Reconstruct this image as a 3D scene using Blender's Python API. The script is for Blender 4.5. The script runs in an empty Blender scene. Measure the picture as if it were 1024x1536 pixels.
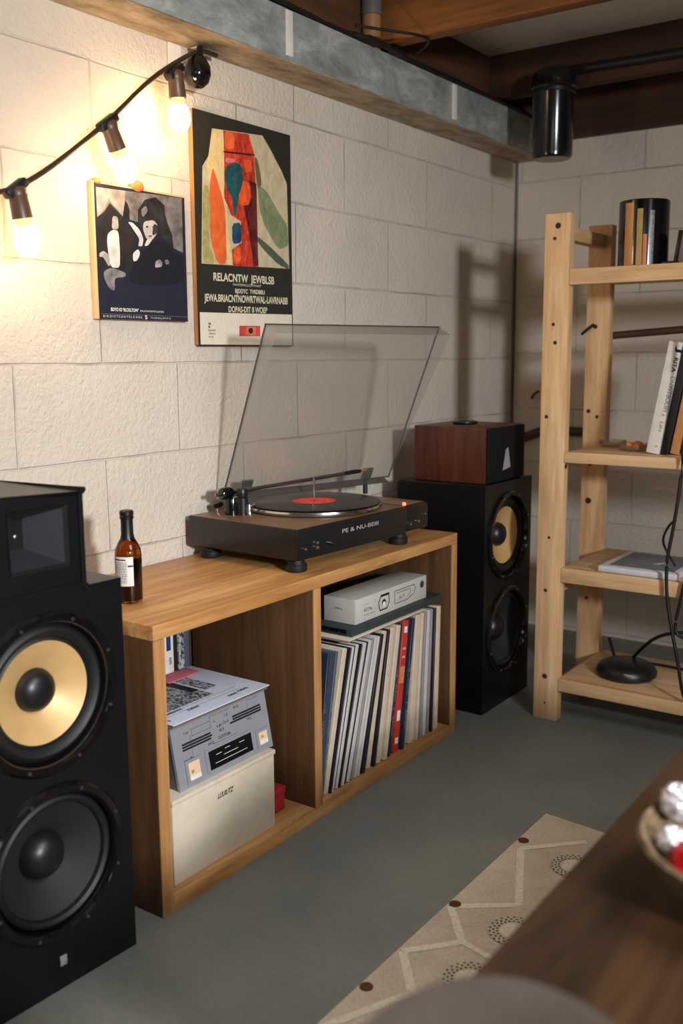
import bpy, bmesh, math, random
from mathutils import Vector, Matrix
random.seed(7)
S = bpy.context.scene
COL = S.collection
PI = math.pi

# ------------------------------------------------------------------ materials
def s2l(c):
    return tuple(((v/255)/12.92 if v/255 <= 0.04045 else ((v/255+0.055)/1.055)**2.4) for v in c)

class NT:
    def __init__(s, name):
        s.m = bpy.data.materials.new(name); s.m.use_nodes = True
        s.t = s.m.node_tree; s.t.nodes.clear()
        s.out = s.n('ShaderNodeOutputMaterial'); s.b = s.n('ShaderNodeBsdfPrincipled')
        s.l(s.b.outputs[0], s.out.inputs[0])
    def n(s, typ, **k):
        nd = s.t.nodes.new(typ)
        for a, v in k.items(): setattr(nd, a, v)
        return nd
    def l(s, a, b): s.t.links.new(a, b)
    def coords(s, scale=(1, 1, 1), loc=(0, 0, 0), rot=(0, 0, 0)):
        tc = s.n('ShaderNodeTexCoord'); mp = s.n('ShaderNodeMapping')
        mp.inputs['Scale'].default_value = scale; mp.inputs['Location'].default_value = loc
        mp.inputs['Rotation'].default_value = rot
        s.l(tc.outputs['Object'], mp.inputs['Vector']); return mp.outputs[0]
    def noise(s, vec, scale, detail=4, rough=.55, dist=0):
        nd = s.n('ShaderNodeTexNoise'); nd.inputs['Scale'].default_value = scale
        nd.inputs['Detail'].default_value = detail; nd.inputs['Roughness'].default_value = rough
        nd.inputs['Distortion'].default_value = dist
        s.l(vec, nd.inputs['Vector']); return nd.outputs['Fac']
    def ramp(s, fac, stops):
        r = s.n('ShaderNodeValToRGB'); e = r.color_ramp.elements
        while len(e) < len(stops): e.new(0.5)
        for i, (p, c) in enumerate(stops):
            e[i].position = p; e[i].color = (*c, 1) if len(c) == 3 else c
        s.l(fac, r.inputs[0]); return r.outputs[0]
    def mix(s, fac, a, b, mode='MIX'):
        m = s.n('ShaderNodeMix', data_type='RGBA', blend_type=mode)
        for sock, v in ((m.inputs[0], fac), (m.inputs[6], a), (m.inputs[7], b)):
            if hasattr(v, 'is_output') or hasattr(v, 'node'): s.l(v, sock)
            elif isinstance(v, (int, float)): sock.default_value = v
            else: sock.default_value = (*v, 1)
        return m.outputs[2]
    def math(s, op, a, b=0.0):
        m = s.n('ShaderNodeMath', operation=op)
        for sock, v in ((m.inputs[0], a), (m.inputs[1], b)):
            if isinstance(v, (int, float)): sock.default_value = v
            else: s.l(v, sock)
        return m.outputs[0]
    def bump(s, h, strength=.3, dist=.002):
        b = s.n('ShaderNodeBump'); b.inputs['Strength'].default_value = strength
        b.inputs['Distance'].default_value = dist
        s.l(h, b.inputs['Height']); s.l(b.outputs[0], s.b.inputs['Normal'])
    def set(s, **k):
        for a, v in k.items():
            i = s.b.inputs[a.replace('_', ' ')]
            if hasattr(v, 'node'): s.l(v, i)
            elif isinstance(v, tuple) and len(v) == 3: i.default_value = (*v, 1)
            else: i.default_value = v

M = {}
def flat(name, rgb, rough=.6, metal=0, spec=.5, var=.08, vscale=40, bump=0, **k):
    t = NT(name); c = s2l(rgb); v = t.coords()
    f = t.noise(v, vscale, 3)
    lo = tuple(max(0, x*(1-var)) for x in c); hi = tuple(min(1, x*(1+var)) for x in c)
    t.set(Base_Color=t.ramp(f, [(.3, lo), (.7, hi)]), Roughness=rough, Metallic=metal, Specular_IOR_Level=spec, **k)
    if bump: t.bump(t.noise(v, 400, 2), bump, .001)
    M[name] = t.m; return t.m

def wood(name, dark, light, axis, grain=26, rough=.5, knots=0, spec=.4, contrast=1.0, coat=0):
    """plank wood, grain along axis (0,1,2) of the object's own coordinates"""
    t = NT(name); sc = [1, 1, 1]; sc[axis] = .07
    v = t.coords(scale=tuple(sc))
    f1 = t.noise(v, grain, 6, .6, 1.2)
    f2 = t.noise(v, grain*5, 3, .6)
    sc2 = [1, 1, 1]; sc2[axis] = .25
    v2 = t.coords(scale=tuple(sc2), loc=(3, 1, 2)); f3 = t.noise(v2, 6, 2)
    a, b = s2l(dark), s2l(light)
    col = t.ramp(f1, [(.5-.22/contrast, a), (.5+.2/contrast, b)])
    fine = t.ramp(f2, [(.35, (.72, .72, .72)), (.6, (1, 1, 1))])
    col = t.mix(.75, col, fine, 'MULTIPLY')
    big = t.ramp(f3, [(.3, (.78, .76, .74)), (.7, (1.0, 1.0, 1.0))])
    col = t.mix(.8, col, big, 'MULTIPLY')
    if knots:
        sck = [1, 1, 1]; sck[axis] = .45
        vk = t.coords(scale=tuple(sck), loc=(.37, .11, .53))
        vo = t.n('ShaderNodeTexVoronoi'); vo.inputs['Scale'].default_value = knots
        t.l(vk, vo.inputs['Vector'])
        k = t.ramp(vo.outputs['Distance'], [(.05, (1, 1, 1)), (.16, (0, 0, 0))])
        col = t.mix(k, col, tuple(x*.25 for x in a))
    t.set(Base_Color=col, Roughness=rough, Specular_IOR_Level=spec)
    if coat: t.set(Coat_Weight=coat, Coat_Roughness=.25)
    t.bump(f2, .12, .001)
    M[name] = t.m; return t.m

def emit(name, col, strength):
    t = NT(name); t.set(Base_Color=(0, 0, 0), Emission_Color=col, Emission_Strength=strength)
    M[name] = t.m

def block_wall(name, ax, u0, z0, base=(220, 209, 193)):
    t = NT(name)
    tc = t.n('ShaderNodeTexCoord'); sp = t.n('ShaderNodeSeparateXYZ'); t.l(tc.outputs['Object'], sp.inputs[0])
    wob = t.noise(tc.outputs['Object'], 7, 3)
    cb = t.n('ShaderNodeCombineXYZ')
    t.l(t.math('ADD', t.math('SUBTRACT', sp.outputs[ax], u0), t.math('MULTIPLY', t.math('SUBTRACT', wob, .5), .006)), cb.inputs[0])
    t.l(t.math('ADD', t.math('SUBTRACT', sp.outputs[2], z0), t.math('MULTIPLY', t.math('SUBTRACT', wob, .5), .008)), cb.inputs[1])
    br = t.n('ShaderNodeTexBrick', offset=.5, offset_frequency=2, squash=1, squash_frequency=2)
    for k, v in (('Scale', 1), ('Mortar Size', .0028), ('Mortar Smooth', .6), ('Brick Width', .42), ('Row Height', .19)):
        br.inputs[k].default_value = v
    t.l(cb.outputs[0], br.inputs['Vector'])
    c = s2l(base)
    n1 = t.noise(tc.outputs['Object'], 3.5, 5, .6)
    col = t.ramp(n1, [(.3, tuple(x*.86 for x in c)), (.7, c)])
    crack = t.ramp(t.noise(tc.outputs['Object'], 5.5, 4, .65), [(.48, (0, 0, 0)), (.62, (1, 1, 1))])
    cf = t.math('MULTIPLY', br.outputs['Fac'], t.math('ADD', t.math('MULTIPLY', crack, .42), .05))
    col = t.mix(cf, col, tuple(x*.25 for x in c))
    sp_ = t.ramp(t.noise(tc.outputs['Object'], 38, 2), [(.74, (0, 0, 0)), (.8, (1, 1, 1))])
    col = t.mix(t.math('MULTIPLY', sp_, .25), col, tuple(x*.5 for x in c))
    t.set(Base_Color=col, Roughness=.75, Specular_IOR_Level=.25)
    h = t.math('SUBTRACT', t.math('MULTIPLY', t.noise(tc.outputs['Object'], 85, 5, .65), 1.0),
               t.math('MULTIPLY', br.outputs['Fac'], .6))
    h = t.math('ADD', h, t.math('MULTIPLY', t.noise(tc.outputs['Object'], 12, 3), .5))
    t.bump(h, .7, .008)
    M[name] = t.m

block_wall('painted_block_left', 1, .079, -.006)
block_wall('painted_block_back', 0, -.881, .011)
# concrete floor
t = NT('concrete'); v = t.coords()
n1 = t.noise(v, 2.2, 6, .6); n2 = t.noise(v, 60, 4)
col = t.ramp(n1, [(.3, s2l((112, 118, 116))), (.55, s2l((131, 133, 125))), (.75, s2l((146, 142, 130)))])
col = t.mix(.5, col, t.ramp(n2, [(.3, (.8, .8, .8)), (.65, (1, 1, 1))]), 'MULTIPLY')
t.set(Base_Color=col, Roughness=t.ramp(n1, [(.3, (.5, .5, .5)), (.7, (.68, .68, .68))]), Specular_IOR_Level=.4)
t.bump(n2, .15, .001); M['concrete'] = t.m
# galvanised steel
t = NT('galvanised_steel'); v = t.coords(scale=(1, .5, 1))
n1 = t.noise(v, 16, 7, .75, .4); n2 = t.noise(v, 50, 4)
col = t.ramp(n1, [(.3, s2l((118, 124, 122))), (.52, s2l((160, 166, 162))), (.75, s2l((212, 212, 206)))])
st = t.ramp(t.noise(t.coords(scale=(1, .3, 1), loc=(1, 2, 3)), 9, 5, .7), [(.6, (1, 1, 1)), (.72, s2l((176, 140, 96)))])
col = t.mix(.8, col, st, 'MULTIPLY')
t.set(Base_Color=col, Roughness=t.ramp(n2, [(.3, (.38, .38, .38)), (.7, (.6, .6, .6))]), Metallic=.1, Specular_IOR_Level=.5)
t.bump(n1, .25, .003); M['galvanised_steel'] = t.m

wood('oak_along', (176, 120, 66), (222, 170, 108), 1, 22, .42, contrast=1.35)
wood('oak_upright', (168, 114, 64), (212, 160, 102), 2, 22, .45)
wood('oak_upright_shaded', (66, 43, 24), (108, 73, 42), 2, 16, .6, knots=4.5)  # shade on console sides and inside put into the oak colour
wood('oak_along_shaded', (84, 52, 32), (122, 80, 50), 1, 16, .6)
wood('pine_upright', (224, 172, 118), (248, 212, 164), 2, 18, .55)
wood('pine_along', (216, 168, 116), (244, 210, 164), 0, 18, .55, knots=3)
wood('pine_depth', (196, 146, 92), (226, 186, 132), 1, 18, .55)
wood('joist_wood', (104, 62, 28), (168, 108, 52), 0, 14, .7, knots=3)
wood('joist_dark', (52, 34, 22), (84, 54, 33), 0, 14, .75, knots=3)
wood('sill_wood', (70, 44, 26), (104, 66, 38), 1, 14, .7)
wood('mahogany', (64, 30, 22), (100, 50, 35), 2, 30, .4)
wood('walnut_table', (44, 30, 20), (92, 64, 40), 1, 12, .4, contrast=1.2)
flat('knot', (74, 40, 20), .7)
flat('knot_core', (40, 22, 14), .7)
flat('ceiling_board', (206, 202, 196), .8)
flat('subfloor', (120, 84, 52), .8)
flat('black_vinyl_wrap', (11, 12, 15), .36, spec=.45, bump=.15)
flat('black_satin', (20, 21, 23), .38)
flat('black_matte', (14, 14, 15), .8, spec=.25)
flat('black_gloss', (12, 12, 14), .12, spec=.6)
flat('black_rubber', (18, 18, 19), .55, bump=.1)
flat('horn_grey', (38, 40, 43), .5)
flat('cone_gold', (212, 172, 114), .42, metal=.18, var=.05)
flat('cone_black', (26, 26, 28), .7, bump=.5)
flat('chrome', (205, 205, 208), .16, metal=1, var=.03)
flat('steel', (150, 150, 152), .32, metal=1)
flat('badge_silver', (196, 198, 206), .4, metal=.3)
flat('plinth_brown', (27, 22, 19), .36, spec=.5, var=.15)
flat('plinth_top_reflection', (112, 84, 60), .36, spec=.5, var=.12)  # tan wall reflection put into the colour of the plinth's top
flat('vinyl', (12, 11, 12), .28, spec=.6)
flat('label_red', (244, 62, 46), .6)
flat('label_cream', (236, 150, 130), .6)
flat('white_print', (226, 222, 214), .6)
flat('grey_print', (150, 150, 150), .6)
flat('ink', (22, 21, 22), .6)
flat('cream_card', (214, 200, 178), .75, var=.05)
flat('grey_card', (186, 182, 174), .7, var=.05)
flat('device_grey', (150, 152, 158), .45, metal=.2, var=.05)
flat('device_side', (96, 92, 88), .5, metal=.2)
flat('display_black', (12, 13, 15), .2)
flat('amber_label', (232, 196, 160), .5)
flat('paper_white', (208, 214, 228), .7, var=.04)
flat('paper_brown', (128, 108, 90), .8)
flat('pink_paper', (196, 104, 116), .7)
flat('red_card', (176, 40, 52), .5)
flat('teal_dark', (46, 56, 54), .5)
flat('tablet_white', (206, 206, 210), .4)
flat('tablet_blue', (98, 110, 122), .3)
flat('brown_pipe', (74, 48, 38), .5)
flat('tan_pipe', (150, 108, 66), .35)
flat('grey_coupling', (92, 90, 86), .5)
flat('cable_black', (16, 15, 15), .5)
flat('cable_brown', (58, 42, 30), .5)
flat('socket_bronze', (92, 66, 48), .4, spec=.5)
flat('clip_orange', (226, 130, 66), .5)
flat('paint_white', (222, 216, 206), .7)
flat('taupe_fabric', (86, 73, 63), .9, bump=.5)
flat('wicker', (112, 90, 64), .75, var=.5, vscale=60, bump=.4)
flat('foil', (224, 220, 224), .42, metal=.55, var=.15)
flat('foil_red', (190, 14, 34), .3, metal=.4)
flat('dark_wrapper', (26, 28, 30), .3)
flat('stone_white', (206, 200, 192), .8)
emit('bulb_glow', (1.0, .67, .36), 68)
emit('strobe_glow', (1.0, .12, .05), 4)
t = NT('pipe_black'); v = t.coords()
t.set(Base_Color=t.ramp(t.noise(v, 26, 6, .75), [(.45, s2l((12, 12, 13))), (.62, s2l((26, 26, 26))), (.75, s2l((96, 92, 88)))]), Roughness=.16); M['pipe_black'] = t.m
# rug
t = NT('rug_wool'); v = t.coords()
n1 = t.noise(v, 9, 5, .6); n2 = t.noise(v, 180, 3, .7)
col = t.ramp(n1, [(.3, s2l((198, 182, 158))), (.7, s2l((222, 208, 186)))])
col = t.mix(.6, col, t.ramp(n2, [(.3, (.72, .72, .72)), (.6, (1, 1, 1))]), 'MULTIPLY')
t.set(Base_Color=col, Roughness=.95, Specular_IOR_Level=.1); t.bump(n2, .7, .004); M['rug_wool'] = t.m
flat('rug_pale', (226, 214, 194), .95, var=.14, vscale=160, spec=.1)
flat('rug_dot', (92, 62, 44), .95, spec=.1)
flat('rug_ink', (58, 48, 44), .95, spec=.1)

def glassy(name, tint, gloss_rough, haze, haze_col, fres=.06):
    """thin clear plastic: transparent with tint, a little haze and a gloss"""
    t = NT(name); t.t.nodes.remove(t.b)
    tr = t.n('ShaderNodeBsdfTransparent'); tr.inputs[0].default_value = (*tint, 1)
    df = t.n('ShaderNodeBsdfDiffuse'); df.inputs[0].default_value = (*haze_col, 1)
    gl = t.n('ShaderNodeBsdfGlossy'); gl.inputs['Roughness'].default_value = gloss_rough
    m1 = t.n('ShaderNodeMixShader'); m1.inputs[0].default_value = haze
    t.l(tr.outputs[0], m1.inputs[1]); t.l(df.outputs[0], m1.inputs[2])
    lw = t.n('ShaderNodeLayerWeight'); lw.inputs[0].default_value = .35
    m2 = t.n('ShaderNodeMixShader'); t.l(t.math('ADD', t.math('MULTIPLY', lw.outputs['Fresnel'], .25), fres), m2.inputs[0])
    t.l(m1.outputs[0], m2.inputs[1]); t.l(gl.outputs[0], m2.inputs[2])
    t.l(m2.outputs[0], t.out.inputs[0]); M[name] = t.m
glassy('smoked_acrylic', (.955, .95, .94), .28, .06, (.42, .40, .37), .012)
glassy('acrylic_edge', (.42, .40, .38), .15, .35, (.16, .15, .14), .04)
glassy('clear_glass', (.88, .82, .72), .05, .08, (.6, .5, .4), .06)
t = NT('amber_glass')
t.set(Base_Color=(.42, .13, .015), Roughness=.04, Transmission_Weight=1.0, IOR=1.48); M['amber_glass'] = t.m
t = NT('dark_ale'); t.set(Base_Color=(.012, .005, .002), Roughness=.1); M['dark_ale'] = t.m
t = NT('bulb_neck_glass'); t.set(Base_Color=s2l((236, 170, 104)), Roughness=.3, Emission_Color=(1, .5, .16), Emission_Strength=1.6); M['bulb_neck_glass'] = t.m

# ------------------------------------------------------------------ mesh building
ORG = {}
class MB:
    def __init__(s): s.bm = bmesh.new(); s.mats = []
    def mi(s, m):
        if m not in s.mats: s.mats.append(m)
        return s.mats.index(m)
    def _fin(s, faces, m):
        i = s.mi(m)
        for f in faces: f.material_index = i
    def box(s, x0, x1, y0, y1, z0, z1, m, b=0, seg=2, mat=None):
        before = set(s.bm.faces)
        vs = [s.bm.verts.new((x, y, z)) for x in (x0, x1) for y in (y0, y1) for z in (z0, z1)]
        for q in ((0, 1, 3, 2), (4, 6, 7, 5), (0, 4, 5, 1), (2, 3, 7, 6), (0, 2, 6, 4), (1, 5, 7, 3)):
            s.bm.faces.new([vs[i] for i in q])
        new = [f for f in s.bm.faces if f not in before]
        if b:
            es = {e for f in new for e in f.edges}
            bmesh.ops.bevel(s.bm, geom=list(es), offset=b, segments=seg, affect='EDGES', profile=.5)
            new = [f for f in s.bm.faces if f not in before]
        if mat is not None:
            vv = {w for f in new for w in f.verts}
            for w in vv: w.co = mat @ w.co
        s._fin(new, m); return s
    def hexa(s, pts, m):
        vs = [s.bm.verts.new(p) for p in pts]   # bottom ring 0-3, top ring 4-7
        fs = [s.bm.faces.new([vs[i] for i in q]) for q in ((0, 3, 2, 1), (4, 5, 6, 7), (0, 1, 5, 4), (1, 2, 6, 5), (2, 3, 7, 6), (3, 0, 4, 7))]
        s._fin(fs, m); return s
    def poly(s, pts, m):
        f = s.bm.faces.new([s.bm.verts.new(p) for p in pts]); s._fin([f], m); return s
    def lathe(s, prof, m, c=(0, 0, 0), axis='Z', n=40, mats=None):
        """prof: list of (r, h) along the axis"""
        def P(r, h, a):
            x, y = r*math.cos(a), r*math.sin(a)
            if axis == 'Z': q = (x, y, h)
            elif axis == 'X': q = (h, x, y)
            else: q = (y, h, x)
            return (q[0]+c[0], q[1]+c[1], q[2]+c[2])
        rings = []
        for r, h in prof:
            if r < 1e-6: rings.append([s.bm.verts.new(P(0, h, 0))])
            else: rings.append([s.bm.verts.new(P(r, h, 2*PI*k/n)) for k in range(n)])
        for i in range(len(rings)-1):
            a, b = rings[i], rings[i+1]; fs = []
            for k in range(n):
                k2 = (k+1) % n
                if len(a) == 1 and len(b) == 1: continue
                if len(a) == 1: fs.append(s.bm.faces.new((a[0], b[k], b[k2])))
                elif len(b) == 1: fs.append(s.bm.faces.new((a[k], b[0], a[k2])))
                else: fs.append(s.bm.faces.new((a[k], b[k], b[k2], a[k2])))
            s._fin(fs, mats[i] if mats else m)
        return s
    def rod(s, a, b, r, m, r2=None, n=16):
        return s.tube([a, b], r, m, n=n, r2=r2)
    def tube(s, pts, r, m, n=10, r2=None):
        pts = [Vector(p) for p in pts]; rings = []
        up = Vector((0, 0, 1))
        for i, p in enumerate(pts):
            d = (pts[min(i+1, len(pts)-1)]-pts[max(i-1, 0)]).normalized()
            a = d.cross(up)
            if a.length < .05: a = d.cross(Vector((1, 0, 0)))
            a.normalize(); b2 = d.cross(a)
            rr = r if r2 is None else r+(r2-r)*i/(len(pts)-1)
            rings.append([s.bm.verts.new(p+a*rr*math.cos(2*PI*k/n)+b2*rr*math.sin(2*PI*k/n)) for k in range(n)])
        fs = []
        for i in range(len(rings)-1):
            for k in range(n):
                k2 = (k+1) % n
                fs.append(s.bm.faces.new((rings[i][k], rings[i][k2], rings[i+1][k2], rings[i+1][k])))
        fs.append(s.bm.faces.new(rings[0][::-1])); fs.append(s.bm.faces.new(rings[-1]))
        s._fin(fs, m); return s
    def ball(s, c, r, m, sx=1, sy=1, sz=1, n=20):
        prof = [(r*math.sin(PI*i/n), -r*math.cos(PI*i/n)) for i in range(n+1)]
        prof[0] = (0, -r); prof[-1] = (0, r)
        nv = len(s.bm.verts); s.lathe(prof, m, (0, 0, 0), 'Z', 24)
        s.bm.verts.ensure_lookup_table()
        for w in s.bm.verts[nv:]: w.co = Vector((w.co.x*sx+c[0], w.co.y*sy+c[1], w.co.z*sz+c[2]))
        return s
    def text(s, body, size, o, u, v, m, off=0.0, width=None, bold=False):
        cu = bpy.data.curves.new('lettering', 'FONT'); cu.body = body; cu.size = size
        if bold: cu.offset = size*.025
        ob = bpy.data.objects.new('lettering', cu); COL.objects.link(ob)
        dg = bpy.context.evaluated_depsgraph_get(); dg.update()
        me = bpy.data.meshes.new_from_object(ob.evaluated_get(dg))
        xs = [w.co.x for w in me.vertices] or [0, 1]
        k = (width/(max(xs)-min(xs))) if width else 1
        x0 = min(xs)
        o, u, v = Vector(o), Vector(u).normalized(), Vector(v).normalized(); nrm = u.cross(v)
        vs = [s.bm.verts.new(o+u*((w.co.x-x0)*k)+v*w.co.y+nrm*off) for w in me.vertices]
        fs = []
        for p in me.polygons:
            try: fs.append(s.bm.faces.new([vs[i] for i in p.vertices]))
            except ValueError: pass
        s._fin(fs, m)
        bpy.data.objects.remove(ob); bpy.data.curves.remove(cu); bpy.data.meshes.remove(me)
        return s
    def xf(s, mat):
        bmesh.ops.transform(s.bm, matrix=mat, verts=s.bm.verts[:]); return s
    def build(s, name, parent=None, smooth=True, recalc=True, angle=38):
        if recalc: bmesh.ops.recalc_face_normals(s.bm, faces=s.bm.faces[:])
        else: s.bm.normal_update()
        big = [f for f in s.bm.faces if len(f.verts) > 4]
        if big: bmesh.ops.triangulate(s.bm, faces=big, ngon_method='EAR_CLIP')
        me = bpy.data.meshes.new(name); s.bm.to_mesh(me); s.bm.free()
        for m in s.mats: me.materials.append(M[m])
        if smooth:
            me.polygons.foreach_set('use_smooth', [True]*len(me.polygons))
            me.set_sharp_from_angle(angle=math.radians(angle))
        o = bpy.data.objects.new(name, me); COL.objects.link(o)
        if parent is not None:
            o.parent = parent; org = ORG.get(parent.name, Vector())
            if org.length: me.transform(Matrix.Translation(-org))
            ORG[o.name] = org
        return o

def tag(o, label, cat, group=None):
    o['label'] = label; o['category'] = cat
    if group: o['group'] = group
    return o
def thing(name, label, cat, loc, rotz=0, group=None, local=False):
    """Empty at the thing's base; children given in world coordinates unless local"""
    o = bpy.data.objects.new(name, None); COL.objects.link(o); o.empty_display_size = .05
    o.location = loc; o.rotation_euler = (0, 0, rotz); tag(o, label, cat, group)
    ORG[o.name] = Vector() if (local or rotz) else Vector(loc)
    return o
def solo(mb, name, label, cat, group=None, **k):
    return tag(mb.build(name, **k), label, cat, group)
def struct(mb, name, **k):
    o = mb.build(name, **k); o['kind'] = 'structure'; return o
def copy_tree(o, parent=None):
    c = o.copy(); COL.objects.link(c)
    if parent: c.parent = parent
    for ch in list(o.children): copy_tree(ch, c)
    return c

# ------------------------------------------------------------------ room shell
XW, YW, ZC = -1.531, 3.193, 1.85
XR, YF = 2.1, -1.7
struct(MB().box(XW-.15, XR+.15, YF-.15, YW+.15, -.12, 0, 'concrete'), 'floor', smooth=False)
struct(MB().box(XW-.15, XW, YF, YW, 0, ZC, 'painted_block_left'), 'wall_left', smooth=False)
struct(MB().box(XW-.15, XR+.15, YW, YW+.15, 0, ZC, 'painted_block_back'), 'wall_back', smooth=False)
struct(MB().box(XR, XR+.15, YF, YW, 0, ZC, 'painted_block_left'), 'wall_right', smooth=False)
struct(MB().box(XW-.15, XR+.15, YF-.15, YF, 0, ZC, 'painted_block_back'), 'wall_front', smooth=False)
struct(MB().box(XW-.15, XR+.15, YF-.15, YW+.15, ZC, ZC+.1, 'ceiling_board'), 'ceiling', smooth=False)
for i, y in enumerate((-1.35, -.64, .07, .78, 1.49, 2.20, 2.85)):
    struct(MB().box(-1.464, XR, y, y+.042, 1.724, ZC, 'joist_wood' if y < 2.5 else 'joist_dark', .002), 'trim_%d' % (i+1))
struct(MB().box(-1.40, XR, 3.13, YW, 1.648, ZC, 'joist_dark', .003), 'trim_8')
struct(MB().box(XW, -1.465, YF, YW, 1.708, ZC, 'sill_wood', .003), 'trim_9')
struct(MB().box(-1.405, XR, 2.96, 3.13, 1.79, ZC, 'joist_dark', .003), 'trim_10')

# galvanised duct along the wall
duct = thing('air_duct', 'grey galvanised metal duct running along the top of the block wall', 'duct', (XW, 1.0, 1.597))
MB().box(XW+.0005, -1.4165, YF+.01, YW-.002, 1.597, 1.704, 'galvanised_steel', .003).build('duct_body', duct)
t = NT('warm_stained_underside'); v = t.coords(scale=(1, .35, 1))
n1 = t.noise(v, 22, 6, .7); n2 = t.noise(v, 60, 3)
col = t.ramp(n1, [(.32, s2l((112, 94, 72))), (.5, s2l((164, 148, 124))), (.7, s2l((194, 182, 160)))])  # brown stains, with warm bulb light put into the tan
t.set(Base_Color=col, Roughness=.6, Specular_IOR_Level=.3); t.bump(n2, .3, .002); M['warm_stained_underside'] = t.m
MB().box(XW+.001, -1.4175, YF+.012, YW-.004, 1.5955, 1.5972, 'warm_stained_underside').build('warm_bottom', duct)  # added thin sheet carrying the warm underside tone
for y in (.98, 1.807, 2.55):
    d = MB().box(-1.417, -1.4135, y-.012, y+.012, 1.606, 1.700, 'paint_white', .0012)
    d.build('seam_strip', duct)

# black pipe end by the corner
PX, PY = -1.221, 2.778
pp = thing('drain_pipe', 'glossy black capped pipe hanging from the ceiling in the far corner', 'pipe', (PX, PY, 1.51))
MB().lathe([(0, 1.512), (.050, 1.512), (.056, 1.517), (.0575, 1.528), (.0590, 1.70), (.0605, 1.703), (.0635, 1.706), (.0635, 1.722), (.0625, 1.735), (.057, 1.748), (.045, 1.757), (.03, 1.760), (0, 1.761)],
           'pipe_black', (PX, PY, 0), n=56).build('pipe_body', pp)
MB().box(PX-.02, PX+.02, PY+.04, 2.8505, 1.728, 1.746, 'cable_black', .003).build('bracket', pp)
MB().lathe([(.0598, 1.688), (.0618, 1.690), (.0618, 1.699), (.0598, 1.701)], 'black_satin', (PX, PY, 0), n=56).build('collar', pp)

vp = thing('copper_pipe', 'tan vertical pipe with a grey coupling rising from behind the duct', 'pipe', (-1.4425, 2.172, 1.7045))
MB().lathe([(.0, 1.7045), (.0235, 1.7045), (.0235, 1.85)], 'tan_pipe', (-1.4425, 2.172, 0), n=32).build('pipe_body', vp)
MB().lathe([(.0237, 1.786), (.0262, 1.788), (.0262, 1.806), (.0255, 1.810), (.0255, 1.848)], 'grey_coupling', (-1.4425, 2.172, 0), n=32).build('coupling', vp)

def wob(pts, amp, n=6, seed=1):
    rnd = random.Random(seed); out = []
    for i in range(len(pts)-1):
        a, b = Vector(pts[i]), Vector(pts[i+1])
        for k in range(n):
            out.append(a.lerp(b, k/n)+Vector((rnd.uniform(-amp, amp), rnd.uniform(-amp, amp), rnd.uniform(-amp, amp))) * (0 if k == 0 else 1))
    out.append(Vector(pts[-1])); return out
def smoothpts(pts, it=2):
    pts = [Vector(p) for p in pts]
    for _ in range(it):
        q = [pts[0]]
        for a, b in zip(pts, pts[1:]): q += [a.lerp(b, .25), a.lerp(b, .75)]
        q.append(pts[-1]); pts = q
    return pts
solo(MB().tube(smoothpts(wob([(-1.425, 1.2, 1.712), (-1.425, 1.9, 1.712), (-1.424, 2.05, 1.712), (-1.404, 2.12, 1.7125), (-1.404, 2.22, 1.7125), (-1.424, 2.32, 1.712), (-1.425, 2.85, 1.712), (-1.425, 3.1, 1.712)], .003), 1), .008, 'cable_black'),
     'electrical_cable', 'black cable running along the top edge of the metal duct', 'cable')
solo(MB().tube(smoothpts([(-1.392, 2.03, 1.7207), (-1.36, 2.09, 1.7207), (-1.30, 2.19, 1.7207), (-1.32, 2.25, 1.7207), (-1.391, 2.30, 1.7207)], 3), .0035, 'cable_black'),
     'electrical_cable', 'thin black cable looping out past the tan pipe under the ceiling', 'cable')
solo(MB().tube(smoothpts([(-1.25, 2.8375, 1.765), (-1.0, 2.8375, 1.76), (-.75, 2.8375, 1.757), (.2, 2.8375, 1.76)], 2), .013, 'cable_black'),
     'electrical_cable', 'thick black cable fixed along the dark far joist', 'cable')
solo(MB().tube([(-1.5265, 3.1885, .0), (-1.5265, 3.1885, 1.595)], .0045, 'grey_coupling'),
     'electrical_cable', 'dark grey vertical cable running down the corner of the two walls', 'cable')
solo(MB().tube(smoothpts([(-1.50, 3.176, .66), (-1.44, 3.176, .683), (-1.39, 3.176, .700), (-1.22, 3.176, .696)], 3), .0155, 'brown_pipe'),
     'wall_pipe', 'bent brown pipe on the back wall behind the pine shelf', 'pipe')
solo(MB().tube(smoothpts([(-1.452, 3.188, .806), (-1.444, 3.17, .81), (-1.43, 3.16, .824), (-1.415, 3.165, .832)], 2), .004, 'cable_black'),
     'wall_hook', 'small dark hook on the back wall left of the pine shelf post', 'hook')

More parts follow.
